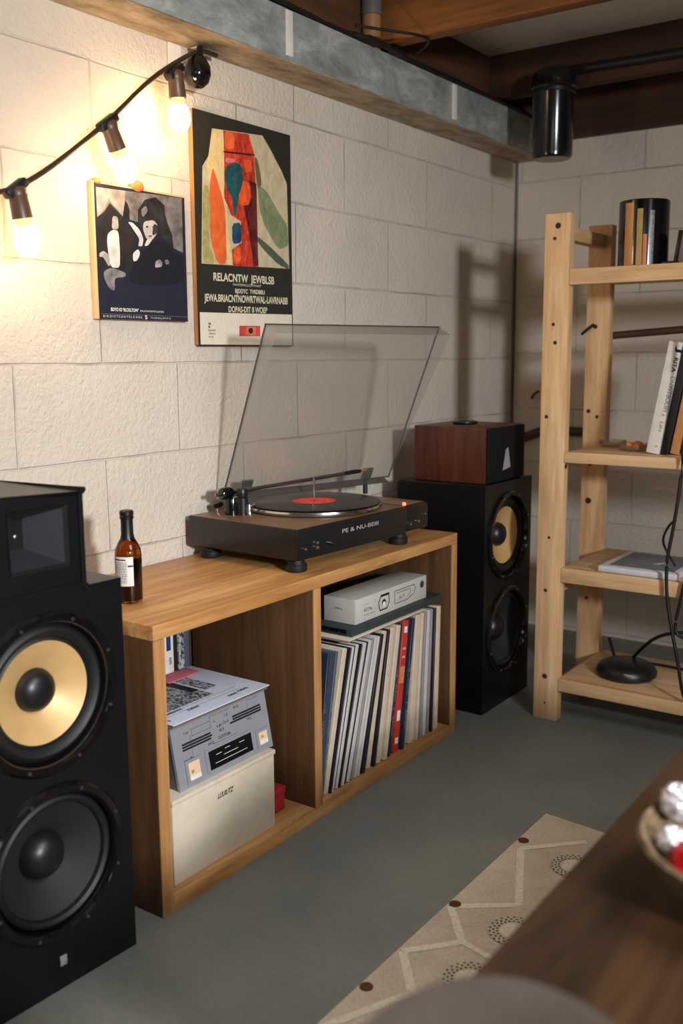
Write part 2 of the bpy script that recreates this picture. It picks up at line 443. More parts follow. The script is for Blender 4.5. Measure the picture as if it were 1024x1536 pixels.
# ------------------------------------------------------------------ posters
def rounded(pts, it=2):
    for _ in range(it):
        q = []
        for i, a_ in enumerate(pts):
            b_ = pts[(i+1) % len(pts)]
            q += [(a_[0]*.82+b_[0]*.18, a_[1]*.82+b_[1]*.18), (a_[0]*.18+b_[0]*.82, a_[1]*.18+b_[1]*.82)]
        pts = q
    return pts
ART = [
 ('canvas', [(0.178,0.937),(0.69,0.964),(0.78,0.907),(0.895,0.824),(0.952,0.773),(0.967,0.374),(0.045,0.356),(0.078,0.769),(0.139,0.818)]),
 ('sand', [(0.178,0.937),(0.289,0.941),(0.304,0.753),(0.307,0.52),(0.352,0.362),(0.283,0.364),(0.238,0.502),(0.163,0.674),(0.111,0.771),(0.139,0.818)]),
 ('orange', [(0.175,0.777),(0.217,0.723),(0.286,0.617),(0.289,0.504),(0.289,0.364),(0.196,0.362),(0.142,0.451),(0.123,0.569),(0.142,0.7)]),
 ('olive', [(0.084,0.696),(0.133,0.686),(0.142,0.569),(0.117,0.457),(0.187,0.362),(0.054,0.358),(0.066,0.565)]),
 ('red', [(0.289,0.941),(0.542,0.953),(0.593,0.879),(0.611,0.68),(0.611,0.486),(0.62,0.366),(0.352,0.36),(0.346,0.431),(0.446,0.468),(0.443,0.561),(0.346,0.583),(0.28,0.654),(0.289,0.804)]),
 ('darkred', [(0.533,0.751),(0.614,0.743),(0.617,0.374),(0.569,0.366),(0.521,0.518),(0.473,0.64),(0.566,0.676)]),
 ('orange', [(0.298,0.941),(0.392,0.943),(0.398,0.874),(0.301,0.864)]),
 ('bright', [(0.461,0.745),(0.551,0.737),(0.545,0.644),(0.437,0.628),(0.422,0.696)]),
 ('bright', [(0.482,0.838),(0.563,0.842),(0.572,0.794),(0.497,0.779)]),
 ('bright', [(0.36,0.44),(0.42,0.45),(0.44,0.40),(0.40,0.368),(0.36,0.372)]),
 ('inkb', [(0.283,0.854),(0.602,0.872),(0.602,0.864),(0.283,0.846)]),
 ('pinkp', [(0.298,0.826),(0.413,0.832),(0.377,0.812),(0.298,0.804)]),
 ('teal', [(0.304,0.789),(0.413,0.82),(0.473,0.8),(0.47,0.731),(0.422,0.672),(0.398,0.587),(0.373,0.581),(0.358,0.66),(0.301,0.7),(0.286,0.751)]),
 ('teal', [(0.352,0.547),(0.443,0.557),(0.443,0.468),(0.349,0.457)]),
 ('blue', [(0.358,0.508),(0.44,0.518),(0.443,0.466),(0.352,0.457)]),
 ('sage', [(0.633,0.737),(0.717,0.721),(0.846,0.636),(0.946,0.579),(0.961,0.482),(0.84,0.457),(0.69,0.561),(0.639,0.636)]),
 ('green', [(0.611,0.508),(0.762,0.462),(0.958,0.391),(0.958,0.37),(0.837,0.389),(0.687,0.445),(0.611,0.482)]),
 ('khaki', [(0.593,0.864),(0.63,0.852),(0.672,0.747),(0.623,0.713)]),
 ('band', [(0.012,0.352),(0.988,0.362),(0.985,0.154),(0.012,0.146)]),
 ('cream', [(0.012,0.146),(0.985,0.154),(0.985,0.006),(0.012,0.006)]),
 ('stamp', [(0.401,0.093),(0.623,0.095),(0.62,0.047),(0.398,0.045)]),
 ('stampd', [(0.473,0.089),(0.575,0.089),(0.572,0.049),(0.47,0.049)]),
 ('inkb', [(0.5,0.083),(0.536,0.085),(0.545,0.065),(0.518,0.055),(0.494,0.067)]),
]
def paint(n, rgb, var=.25, sc=30):
    t = NT('print_'+n); c = s2l(rgb); v = t.coords(scale=(1, 1, .6))
    f = t.noise(v, sc, 7, .7, 1.5); g = t.noise(v, 95, 4, .7)
    lo = tuple(x*(1-var) for x in c); hi = tuple(min(1, x*(1+var*.8)+.02*var) for x in c)
    col = t.ramp(f, [(.32, lo), (.5, c), (.66, hi)])
    col = t.mix(min(.6, var), col, t.ramp(g, [(.4, (.45, .42, .4)), (.55, (1, 1, 1))]), 'MULTIPLY')
    t.set(Base_Color=col, Roughness=.5, Specular_IOR_Level=.3); M['print_'+n] = t.m
for n, c, v in (('canvas', (196, 182, 148), .2), ('sand', (222, 196, 140), .15), ('orange', (226, 104, 52), .2), ('olive', (168, 162, 100), .3),
                ('red', (196, 62, 44), .6), ('darkred', (96, 34, 34), .7), ('bright', (236, 92, 44), .35), ('inkb', (40, 36, 34), .2),
                ('pinkp', (214, 116, 124), .3), ('teal', (34, 84, 88), .4), ('blue', (40, 64, 110), .4), ('sage', (128, 138, 104), .3),
                ('green', (76, 94, 78), .25), ('khaki', (112, 98, 58), .3), ('cream', (222, 212, 192), .05), ('stamp', (206, 72, 66), .2),
                ('stampd', (222, 130, 92), .3), ('black', (46, 44, 38), .1), ('band', (44, 44, 40), .06), ('letter', (214, 206, 178), .05)):
    paint(n, c, v)
FX = XW+.016
def px_(s, t, y0, y1, z0, z1, k): return (FX+.0002+.00005*k, y0+s*(y1-y0), z0+t*(z1-z0))
po = thing('poster', 'tall poster with colourful abstract painting and dark text band', 'poster', (XW+.0003, 1.766, .98))
a = (1.6, 1.932, .98, 1.474)
MB().box(XW+.0003, FX-.001, 1.602, 1.930, .982, 1.472, 'oak_upright', .001).build('backing_board', po)
b = MB()
b.box(FX-.001, FX, *a, 'print_black')
for k, (c, pts) in enumerate(ART):
    b.poly([px_(s_, t_, *a, k+1) for s_, t_ in (pts if c in ('canvas', 'band', 'cream', 'stamp', 'stampd', 'red', 'darkred') else rounded(pts, 1))], 'print_'+c)
def ptext(body, s0, t0, s1, h, m='print_letter', bold=True):
    b.text(body, h, px_(s0, t0, *a, 30), (0, 1, .012), (0, 0, 1), m, width=(s1-s0)*.332, bold=bold)
ptext('RELACNTW  JEWBLSB', .151, .288, .786, .024)
ptext('WHITEPALLCSWNIST', .34, .272, .642, .007, bold=False)
ptext('BJDDTC  TVRDBBU', .364, .240, .678, .013)
ptext("JEWA.BRIACNTNOWRTWAL-LAVRNABB", .057, .196, .937, .022)
ptext('DOPAS-DIT 8 WOEP', .292, .150+.003, .702, .018)
for i, (w, bd) in enumerate((('NE', 1), ('M', 1), ('bjsavntd', 0), ('cnlwtes', 0), ('ov ns', 0))):
    b.text(w, .007, px_(.09, .093-.014*i, *a, 30), (0, 1, 0), (0, 0, 1), 'print_inkb', bold=bool(bd))
b.build('print', po, smooth=False, recalc=False)

PHO = [
 ('haze', [(0.016,0.973),(0.968,1.0),(0.964,0.562),(0.821,0.596),(0.845,0.685),(0.769,0.812),(0.757,0.919),(0.661,0.973),(0.534,0.938),(0.454,0.854),(0.446,0.758),(0.359,0.769),(0.347,0.873),(0.319,0.912),(0.283,0.785),(0.151,0.873),(0.096,0.804),(0.016,0.754)]),
 ('haze2', [(0.016,0.973),(0.323,0.981),(0.311,0.9),(0.283,0.792),(0.159,0.885),(0.151,0.915),(0.096,0.815),(0.016,0.754)]),
 ('horse', [(0.155,0.869),(0.227,0.808),(0.283,0.762),(0.371,0.708),(0.418,0.604),(0.378,0.473),(0.351,0.385),(0.187,0.377),(0.016,0.342),(0.016,0.735),(0.112,0.808)]),
 ('ear', [(0.327,0.912),(0.363,0.842),(0.351,0.781),(0.291,0.762),(0.299,0.827)]),
 ('grey', [(0.175,0.781),(0.231,0.777),(0.235,0.685),(0.159,0.677)]),
 ('white', [(0.116,0.642),(0.175,0.677),(0.231,0.673),(0.239,0.527),(0.231,0.392),(0.127,0.392),(0.104,0.577)]),
 ('grey2', [(0.056,0.358),(0.143,0.392),(0.291,0.362),(0.287,0.327),(0.167,0.315),(0.167,0.212),(0.104,0.235),(0.06,0.304)]),
 ('grey', [(0.02,0.488),(0.064,0.512),(0.12,0.485),(0.127,0.404),(0.108,0.4),(0.06,0.465),(0.02,0.462)]),
 ('white', [(0.335,0.75),(0.386,0.75),(0.462,0.704),(0.502,0.635),(0.486,0.577),(0.438,0.573),(0.458,0.631),(0.371,0.719)]),
 ('white', [(0.375,0.515),(0.438,0.554),(0.458,0.523),(0.43,0.465),(0.378,0.45)]),
 ('hair', [(0.454,0.854),(0.534,0.931),(0.661,0.969),(0.749,0.919),(0.769,0.812),(0.837,0.685),(0.853,0.55),(0.777,0.635),(0.677,0.669),(0.685,0.758),(0.622,0.796),(0.51,0.765),(0.49,0.708),(0.446,0.746)]),
 ('face', [(0.51,0.769),(0.622,0.792),(0.673,0.754),(0.657,0.692),(0.598,0.631),(0.534,0.635),(0.498,0.708)]),
 ('dark', [(0.622,0.765),(0.673,0.754),(0.657,0.692),(0.598,0.665)]),
 ('white', [(0.542,0.638),(0.606,0.642),(0.546,0.585),(0.506,0.581)]),
 ('coat', [(0.614,0.627),(0.777,0.635),(0.861,0.554),(0.964,0.538),(0.96,0.308),(0.331,0.277),(0.351,0.385),(0.45,0.5),(0.514,0.569)]),
 ('grey', [(0.629,0.469),(0.669,0.492),(0.709,0.473),(0.701,0.431),(0.618,0.419)]),
 ('grey2', [(0.733,0.488),(0.777,0.496),(0.793,0.462),(0.749,0.45)]),
 ('grey2', [(0.482,0.858),(0.542,0.896),(0.562,0.854),(0.498,0.796)]),
 ('dark', [(0.53,0.735),(0.56,0.742),(0.558,0.728),(0.532,0.722)]),
 ('dark', [(0.605,0.742),(0.635,0.742),(0.63,0.728),(0.606,0.728)]),
 ('dark', [(0.555,0.665),(0.60,0.67),(0.59,0.658),(0.56,0.655)]),
]
for n, c, v in (('haze', (110, 106, 104), .5), ('haze2', (140, 134, 130), .35), ('horse', (40, 38, 40), .3), ('ear', (34, 32, 34), .2),
                ('grey', (150, 148, 148), .5), ('grey2', (120, 118, 120), .5), ('white', (200, 198, 196), .2), ('hair', (44, 42, 44), .6),
                ('face', (176, 172, 170), .2), ('dark', (58, 50, 52), .3), ('coat', (30, 32, 40), .15), ('navy', (36, 40, 54), .12)):
    flat('photo_'+n, c, .45, var=v, vscale=45, spec=.35)
po = thing('poster', 'black and white poster of a man beside a horse on navy ground', 'poster', (XW+.0003, 1.4445, 1.031))
a = (1.319, 1.570, 1.031, 1.291)
MB().box(XW+.0003, FX-.001, 1.319, 1.570, 1.031, 1.291, 'pine_upright', .001).build('backing_board', po)
b = MB(); b.box(FX-.001, FX, 1.324, 1.568, 1.031, 1.287, 'photo_navy')
for k, (c, pts) in enumerate(PHO):
    b.poly([px_(.022+.97*s_, .98*t_, *a, k+1) for s_, t_ in (pts if c.startswith('haze') else rounded(pts))], 'photo_'+c)
w_ = .251
for body, s0, t0, s1, h, bd in (("BDYO IO 'BLCKLTOW'", .13, .062, .42, .009, True), ('PALAOHTINTETLACNIS', .44, .064, .70, .005, False),
                                ('B I K D I S T S U N T E L C A N L', .05, .014, .46, .006, False), ('S', .49, .010, .515, .011, True), ('T K I D I N L J W A F I A', .55, .014, .78, .005, False)):
    b.text(body, h, px_(s0, t0, *a, 34), (0, 1, 0), (0, 0, 1), 'white_print', width=(s1-s0)*w_, bold=bd)
b.box(FX+.0003, FX+.0006, 1.328, 1.566, 1.0408, 1.0414, 'photo_grey2')
b.build('print', po, smooth=False, recalc=False)
for (y, z, r) in ((1.333, 1.294, .010), (1.437, 1.297, .019)):
    MB().ball((XW+.011, y, z-.003), r, 'clip_orange', .011/r, 1, .62).build('clip', po)

# ------------------------------------------------------------------ string lights
sl = thing('string_lights', 'festoon string with three lit warm bulbs hung from the duct', 'string lights', (-1.50, 1.60, 1.597))
XB = -1.424
MB().box(XW+.0005, XW+.003, 1.548, 1.585, 1.527, 1.595, 'paint_white').build('mounting_strip', sl)
hook = MB().box(-1.512, -1.488, 1.596, 1.622, 1.588, 1.5952, 'chrome', .002)
hook.tube(smoothpts([(-1.50, 1.61, 1.592), (-1.498, 1.618, 1.575), (-1.495, 1.612, 1.562)], 2), .004, 'chrome')
hook.build('hook', sl)
MB().tube(smoothpts([(XB, .80, 1.165), (XB, .95, 1.195), (XB, 1.055, 1.228), (XB, 1.09, 1.242), (XB, 1.16, 1.285), (XB, 1.286, 1.379), (XB-.01, 1.40, 1.475), (XB-.025, 1.49, 1.530), (-1.49, 1.60, 1.585), (-1.497, 1.66, 1.588)], 2), .0045, 'cable_brown').build('cable', sl)
def bulb(base, ang, lit=True, tilt_x=0):
    """socket hanging from base; ang tilts towards +Y"""
    mt = Matrix.Translation(base) @ Matrix.Rotation(ang, 4, 'X') @ Matrix.Rotation(tilt_x, 4, 'Y')
    s_ = MB(); s_.lathe([(0, .006), (.012, .006), (.0165, .0), (.0165, -.010), (.0155, -.012), (.0172, -.045), (.0145, -.045), (.0145, -.03)], 'socket_bronze', n=28)
    s_.xf(mt); so = s_.build('socket', sl)
    c = MB(); c.box(-.010, .010, -.024, .024, -.004, .012, 'cable_black', .004); c.xf(Matrix.Translation(base) @ Matrix.Rotation(.63, 4, 'X')); c.build('cord_clamp', so)
    n_ = MB().lathe([(.0125, -.040), (.0125, -.052), (.015, -.060)], 'bulb_neck_glass', n=28); n_.xf(mt); n_.build('bulb_neck', so)
    g = MB().lathe([(.0145, -.058), (.019, -.066), (.0215, -.076), (.0215, -.084), (.0195, -.094), (.014, -.102), (.007, -.106), (0, -.107)], 'bulb_glow', n=28)
    g.xf(mt); g.build('bulb', so)
bulb((XB, 1.285, 1.373), .46)
bulb((XB, 1.078, 1.232), .20)
bulb((XB-.016, 1.476, 1.503), .10)
dk = MB().lathe([(0, .03), (.006, .03), (.008, .012), (.016, .006), (.026, -.008), (.029, -.024), (.026, -.040), (.016, -.051), (0, -.055)], 'black_gloss', n=36)
dk.xf(Matrix.Translation((-1.478, 1.583, 1.556)) @ Matrix.Rotation(-.2, 4, 'X')); dk.build('unlit_bulb', sl)

# ------------------------------------------------------------------ console
X1 = -1.1625; X0 = -1.524; Y0, Y1, H = 1.0988, 2.1327, .52; T = .026
con = thing('record_console', 'low oak two-bay record console under the turntable', 'console', (-1.34, 1.615, 0))
def panel(name, x0, x1, y0, y1, z0, z1, m, edge, emn):
    p = MB().box(x0, x1-.004, y0, y1, z0, z1, m, .0008).build(name, con)
    MB().box(x1-.004, x1, y0, y1, z0, z1, edge, .0012).build('front_edge', p)  # front strip keeps the unshaded oak tone
    return p
tp = MB().box(X0, X1, Y0, Y1, H-T, H, 'oak_along', .0016).build('top_panel', con)
panel('side_panel', X0, X1, Y0, Y0+T, 0.0, H-T-.0003, 'oak_upright_shaded', 'oak_upright', 0)
panel('side_panel', X0, X1, Y1-T, Y1, 0.0, H-T-.0003, 'oak_upright_shaded', 'oak_upright', 0)
panel('divider', X0+.02, X1-.001, 1.5395, 1.5635, T+.0003, H-T-.0003, 'oak_upright_shaded', 'oak_upright', 0)
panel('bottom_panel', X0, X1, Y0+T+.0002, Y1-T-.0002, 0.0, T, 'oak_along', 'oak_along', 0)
MB().box(X0, X0+.012, Y0+T+.0003, Y1-T-.0003, T+.0003, H-T-.0003, 'oak_upright_shaded').build('back_panel', con)

# ------------------------------------------------------------------ records in the right bay
RECS = [ # colour, top y range, bottom y range, description
 ('navy',   1.607, 1.627, 1.5660, 1.5745, 'navy record sleeve leaning against the console divider'),
 ('slate',  1.634, 1.648, 1.5760, 1.5860, 'slate blue record sleeve between the navy one and the first fat cream one'),
 ('cream',  1.664, 1.690, 1.592, 1.610, 'fat cream record sleeve with the steepest lean, nearest the divider'),
 ('dark',   1.690, 1.697, 1.611, 1.617, 'thin black record sleeve just right of the leftmost fat cream spine'),
 ('white',  1.697, 1.709, 1.618, 1.626, 'leftmost of the thin white record sleeves'),
 ('dark',   1.709, 1.714, 1.6265, 1.632, 'black record sleeve between the first two white spines'),
 ('white',  1.714, 1.733, 1.633, 1.645, 'second white record sleeve counting from the divider'),
 ('dark',   1.733, 1.740, 1.6455, 1.651, 'black record sleeve right of the second white spine'),
 ('white',  1.740, 1.757, 1.652, 1.664, 'third white record sleeve counting from the divider'),
 ('dark',   1.757, 1.765, 1.665, 1.672, 'black record sleeve right of the third white spine'),
 ('white',  1.765, 1.779, 1.673, 1.688, 'fourth white record sleeve counting from the divider'),
 ('grey',   1.779, 1.789, 1.690, 1.701, 'pale grey record sleeve after the fourth white spine'),
 ('white',  1.789, 1.800, 1.703, 1.713, 'fifth white record sleeve counting from the divider'),
 ('white',  1.800, 1.810, 1.714, 1.723, 'last thin white record sleeve before the broad black gap'),
 ('dark',   1.810, 1.824, 1.728, 1.748, 'broad black record sleeve in the middle of the leaning row'),
 ('cream',  1.825, 1.844, 1.752, 1.775, 'cream record sleeve just right of the broad black spine'),
 ('dark',   1.844, 1.854, 1.778, 1.791, 'black record sleeve between the two cream spines mid row'),
 ('cream',  1.855, 1.874, 1.794, 1.812, 'cream record sleeve two spines left of the navy and red pair'),
 ('cream',  1.879, 1.897, 1.818, 1.838, 'cream record sleeve touching the navy one left of the red spine'),
 ('navy',   1.898, 1.909, 1.843, 1.860, 'navy record sleeve immediately left of the red spine'),
 ('red',    1.911, 1.944, 1.866, 1.892, 'red record sleeve with an orange patch on its spine'),
 ('navy',   1.948, 1.961, 1.898, 1.912, 'navy record sleeve immediately right of the red spine'),
 ('grey',   1.962, 1.970, 1.914, 1.926, 'thin grey record sleeve left of the fattest cream spine'),
 ('cream',  1.972, 1.996, 1.936, 1.964, 'fattest cream record sleeve right of the red spine'),
 ('cream',  1.997, 2.009, 1.968, 1.982, 'narrow cream record sleeve right of the fattest cream one'),
 ('grey',   2.010, 2.022, 1.986, 1.998, 'grey record sleeve fifth from the right end of the row'),
 ('white',  2.024, 2.039, 2.002, 2.017, 'white record sleeve fourth from the right end of the row'),
 ('grey',   2.041, 2.051, 2.022, 2.032, 'grey record sleeve third from the right end of the row'),
 ('dark',   2.053, 2.062, 2.036, 2.046, 'black record sleeve second from the right end of the row'),
 ('cream',  2.069, 2.088, 2.055, 2.076, 'cream record sleeve at the right end of the row, almost upright'),
]
for n, c in (('navy', (34, 44, 62)), ('slate', (74, 84, 96)), ('cream', (206, 188, 164)), ('dark', (30, 30, 36)), ('white', (198, 190, 184)), ('grey', (142, 138, 140)), ('red', (186, 54, 44))):
    flat('sleeve_'+n, c, .55, var=.12, vscale=25)
flat('sleeve_patch', (216, 130, 72), .55)
flat('sleeve_side', (120, 110, 104), .6, var=.4, vscale=12)
for i, (c, ta, tb, ba, bb, lab) in enumerate(RECS):
    th = (((ta+tb)-(ba+bb))/2)/.315; ang = math.asin(max(0.0, min(.4, th)))
    tk = max(.0035, min((tb-ta), (bb-ba))*math.cos(ang)-.0018)
    ym = (ba+bb)/2; xo = -1.178-random.Random(i).uniform(0, .006)
    rb = MB().box(-.307, 0, -tk/2, tk/2, 0, .315, 'sleeve_'+c, min(.0012, tk*.2), 1)
    if c == 'red':
        e = .0002
        for z0, z1, mm in ((.165, .205, 'sleeve_patch'), (.02, .035, 'white_print'), (.075, .10, 'white_print'), (.285, .30, 'white_print'), (.245, .25, 'label_cream'), (.225, .23, 'label_cream')):
            w = tk*.42 if mm == 'sleeve_patch' else tk*.28
            rb.poly([(e, -w, z0), (e, w, z0), (e, w, z1), (e, -w, z1)], mm)
    elif c in ('navy', 'slate'):
        rb.text('SIDES  T  WNL  BA', tk*.55, (.0002, tk*.2, .05), (0, 0, 1), (0, -1, 0), 'grey_print', width=.16)
    o = solo(rb, 'record_sleeve', lab, 'record', 'record sleeves standing in the console')
    o.rotation_euler = (-ang, 0, 0)
    o.location = (xo, ym, T+.0006+tk/2*math.sin(ang))

flatz = .349
s1 = solo(MB().box(-1.485, -1.172, 1.668, 1.985, flatz, flatz+.003, 'paper_brown', .0006), 'record_sleeve', 'brown record sleeve lying flat across the standing records', 'record', 'sleeves lying flat on the records')
s2 = solo(MB().box(-1.486, -1.170, 1.672, 1.99, flatz+.0032, flatz+.006, 'cream_card', .0006), 'record_sleeve', 'cream record sleeve lying flat just under the black flat unit', 'record', 'sleeves lying flat on the records')
z = flatz+.0065
bu = thing('audio_unit', 'slim black audio unit lying flat under the grey box', 'audio unit', (-1.30, 1.885, z))
MB().box(-1.45, -1.176, 1.69, 2.085, z, z+.017, 'teal_dark', .002).build('body', bu)
MB().box(-1.44, -1.19, 1.6885, 1.6905, z+.002, z+.015, 'display_black', .0004).build('end_panel', bu)
for x in (-1.21, -1.24):
    MB().lathe([(0, -.002), (.002, -.002), (.002, 0)], 'chrome', (x, 1.6885, z+.008), 'Y', 12).build('indicator', bu)
z += .0175
gb = thing('carton', 'slim light grey box with printed line drawings on top of the records', 'box', (-1.23, 1.877, z))
g = MB().box(-1.275, -1.19, 1.724, 2.029, z, z+.056, 'grey_card', .0012); gx = -1.1897
g.text('4XTMx', .011, (gx, 1.757, z+.022), (0, 1, 0), (0, 0, 1), 'ink')
g.box(gx-.0001, gx, 1.757, 1.80, z+.014, z+.0148, 'ink'); g.box(gx-.0001, gx, 1.757, 1.785, z+.038, z+.0384, 'ink')
def outline(mb, pts, w, m, closed=True):
    pts = [Vector(p) for p in pts]; n = len(pts)
    for i in range(n if closed else n-1):
        p, q = pts[i], pts[(i+1) % n]; d = (q-p)
        if d.length < 1e-6: continue
        d.normalize(); k = Vector((1, 0, 0)).cross(d)*w/2
        mb.poly([p-k, q-k, q+k, p+k], m)
outline(g, [(gx, 1.822, z+.012), (gx, 1.853, z+.012), (gx, 1.862, z+.028), (gx, 1.858, z+.046), (gx, 1.827, z+.046), (gx, 1.817, z+.03)], .003, 'ink')
g.box(gx-.0001, gx+.0001, 1.825, 1.862, z+.042, z+.047, 'ink')
g.lathe([(0, 0), (.0085, 0)], 'ink', (gx+.0001, 1.839, z+.027), 'X', 20); g.lathe([(0, 0), (.006, 0)], 'white_print', (gx+.0003, 1.839, z+.024), 'X', 20)
outline(g, [(gx, 1.885, z+.014), (gx, 1.94, z+.014), (gx, 1.968, z+.022), (gx, 1.978, z+.034), (gx, 1.97, z+.044), (gx, 1.885, z+.044)], .0016, 'ink')
outline(g, [(gx, 1.893, z+.038), (gx, 1.955, z+.038), (gx, 1.955, z+.028), (gx, 1.945, z+.022)], .0012, 'ink', False)
g.text('eo Y', .012, (gx, 1.905, z+.022), (0, 1, 0), (0, 0, 1), 'ink')
g.lathe([(0, 0), (.009, 0)], 'teal_dark', (gx, 2.008, z+.037), 'X', 20)
g.text('DPNALJ', .006, (-1.245, 1.7238, z+.03), (1, 0, 0), (0, 0, 1), 'ink')
g.build('box_body', gb)

# ------------------------------------------------------------------ left bay
cb_ = thing('carton', 'cream cardboard box at the bottom of the stack in the left bay', 'box', (-1.32, 1.293, T))
zb = T+.0005
MB().box(-1.455, -1.187, 1.152, 1.434, zb, .180, 'cream_card', .002).build('box_body', cb_)
MB().box(-1.457, -1.1845, 1.150, 1.436, .1775, .1875, 'cream_card', .002).build('lid', cb_)
MB().text('LUUIUTZ', .0145, (-1.1866, 1.268, .147), (0, 1, 0), (0, .25, 1), 'ink', bold=True, width=.042).build('logo', cb_, smooth=False, recalc=False)
dv = thing('stereo_receiver', 'grey stereo receiver with sloped printed front on the cream box', 'receiver', (-1.32, 1.315, .188))
zd, ztp = .188, .303
xf0, xf1 = -1.199, -1.221
MB().hexa([(-1.45, 1.187, zd), (xf0-.006, 1.187, zd), (xf0-.006, 1.444, zd), (-1.45, 1.444, zd), (-1.45, 1.187, ztp), (xf1-.006, 1.187, ztp), (xf1-.006, 1.444, ztp), (-1.45, 1.444, ztp)], 'device_side').build('body', dv)
sl_ = Vector((xf1-xf0, 0, ztp-zd)).normalized(); nrm = Vector((sl_.z, 0, -sl_.x))
def fp(y, h, o=0): # point on the sloped front: y along, h up the slope
    return Vector((xf0, 0, zd))+Vector((0, y, 0))+sl_*h+nrm*o
def slab(mb, y0, y1, h0, h1, o0, o1, m):
    mb.hexa([fp(y0, h0, o0), fp(y0, h0, o1), fp(y1, h0, o1), fp(y1, h0, o0), fp(y0, h1, o0), fp(y0, h1, o1), fp(y1, h1, o1), fp(y1, h1, o0)], m)
f = MB(); slab(f, 1.185, 1.446, .0, .116, -.006, 0, 'device_grey'); fpn = f.build('front_panel', dv, smooth=False)
pr = MB(); e = .0003
def strip(y0, y1, h0, h1, m, o=e): pr.poly([fp(y0, h0, o), fp(y1, h0, o), fp(y1, h1, o), fp(y0, h1, o)], m)
for h in (.067, .072, .077): strip(1.207, 1.285-(.003 if h != .072 else 0), h, h+.0036, 'ink')
for h in (.078, .083, .088): strip(1.345-(.008 if h < .08 else 0), 1.428, h, h+.0036, 'ink')
pr.box(0, 0, 0, 0, 0, 0, 'ink') if False else None
for (y, h, s_) in ((1.215, .094, 'TW'), (1.295, .094, 'k.'), (1.30, .082, '4-80'), (1.325, .096, '1 8'), (1.305, .073, '48.8'), (1.352, .103, 'IN 8'), (1.222, .050, 'w'), (1.272, .057, 'IW2L'), (1.385, .070, 'PRC'), (1.318, .084, 'Oa-8')):
    pr.text(s_, .008, fp(y, h), (0, 1, 0), sl_, 'ink', off=e)
pr.text('CUTITURL', .0075, fp(1.300, .0605), (0, 1, 0), sl_, 'ink', off=e, bold=True)
def wire(a_, b_):
    strip(min(a_[0], b_[0]), max(a_[0], b_[0])+.0006, min(a_[1], b_[1]), max(a_[1], b_[1])+.0006, 'ink', e*1.3)
for a_, b_ in (((1.235, .088), (1.285, .088)), ((1.235, .100), (1.285, .100)), ((1.235, .088), (1.235, .1)), ((1.285, .088), (1.285, .108)), ((1.285, .108), (1.34, .108)),
               ((1.23, .05), (1.23, .09)), ((1.205, .05), (1.23, .05)), ((1.39, .095), (1.39, .108)), ((1.39, .108), (1.425, .108)), ((1.285, .056), (1.35, .056))):
    wire(a_, b_)
pr.build('panel_print', fpn, smooth=False, recalc=False)
d = MB(); slab(d, 1.258, 1.393, .008, .052, -.001, .0022, 'device_grey'); slab(d, 1.266, 1.386, .012, .047, .002, .0026, 'display_black')
for y0, y1, h in ((1.285, 1.30, .036), (1.305, 1.345, .030), (1.31, 1.325, .040), (1.28, 1.37, .021), (1.35, 1.365, .038)):
    d.poly([fp(y0, h, .0028), fp(y1, h, .0028), fp(y1, h+.0009, .0028), fp(y0, h+.0009, .0028)], 'white_print')
d.build('display', dv, smooth=False, recalc=False)
for y0, y1, h0, h1 in ((1.205, 1.247, .006, .050), (1.400, 1.438, .008, .044)):
    k_ = MB(); slab(k_, y0, y1, h0, h1, -.001, .003, 'device_grey'); slab(k_, y0+.007, y1-.007, h0+.006, h1-.006, .0028, .0034, 'amber_label')
    slab(k_, y0+.007, y1-.007, h0+.006, h0+.014, .0033, .0038, 'white_print')
    k_.text('lA' if y0 > 1.3 else 'BI', .009, fp(y0+.012, h0+.018), (0, 1, 0), sl_, 'ink', off=.0037)
    k_.build('button', dv, smooth=False)
zp = ztp+.0005
solo(MB().box(-1.462, -1.212, 1.183, 1.447, zp, zp+.004, 'paper_brown', .0008), 'cardboard_sheet', 'brown cardboard sheet lying on the grey receiver', 'cardboard')
solo(MB().box(-1.46, -1.209, 1.183, 1.4465, zp+.0042, zp+.0075, 'device_side', .0008), 'magazine', 'grey booklet lying between the cardboard sheet and the printed page', 'magazine')
pz = zp+.008
mg = thing('magazine', 'white and blue printed page with black picture on top of the receiver', 'magazine', (-1.335, 1.315, pz))
MB().box(-1.463, -1.206, 1.181, 1.447, pz, pz+.002, 'paper_white', .0005).build('page', mg)
t = NT('halftone_print'); v = t.coords(scale=(1, 1.6, 1), rot=(0, 0, .3)); nn = t.noise(v, 130, 3, .7)
t.set(Base_Color=t.ramp(nn, [(.42, s2l((36, 36, 40))), (.55, s2l((176, 178, 184)))]), Roughness=.6); M['halftone_print'] = t.m
q = MB(); zq = pz+.0023
def rect(mb, x0, x1, y0, y1, zz, m): mb.poly([(x0, y0, zz), (x1, y0, zz), (x1, y1, zz), (x0, y1, zz)], m)
rect(q, -1.44, -1.262, 1.19, 1.345, zq, 'halftone_print')
rect(q, -1.415, -1.30, 1.325, 1.345, zq+.0002, 'ink')
rect(q, -1.44, -1.42, 1.25, 1.38, zq, 'halftone_print')
rect(q, -1.41, -1.29, 1.352, 1.385, zq, 'halftone_print')
for y0, y1, x in ((1.25, 1.28, -1.235), (1.35, 1.375, -1.225), (1.38, 1.41, -1.228), (1.19, 1.195, -1.225), (1.2, 1.25, -1.25)):
    q.text('BOMBARIS', .011, (x, y0, zq), (0, 1, 0), (-1, 0, 0), 'ink', width=y1-y0, bold=True)
for xx in (-1.256, -1.243): rect(q, xx, xx+.0008, 1.19, 1.40, zq, 'ink')
q.build('page_print', mg, smooth=False, recalc=False)
solo(MB().box(-1.414, -1.372, 1.335, 1.425, pz+.0028, pz+.0055, 'pink_paper', .001), 'notepad', 'pink paper pad at the back corner of the printed page', 'notepad')
zs = pz+.0065
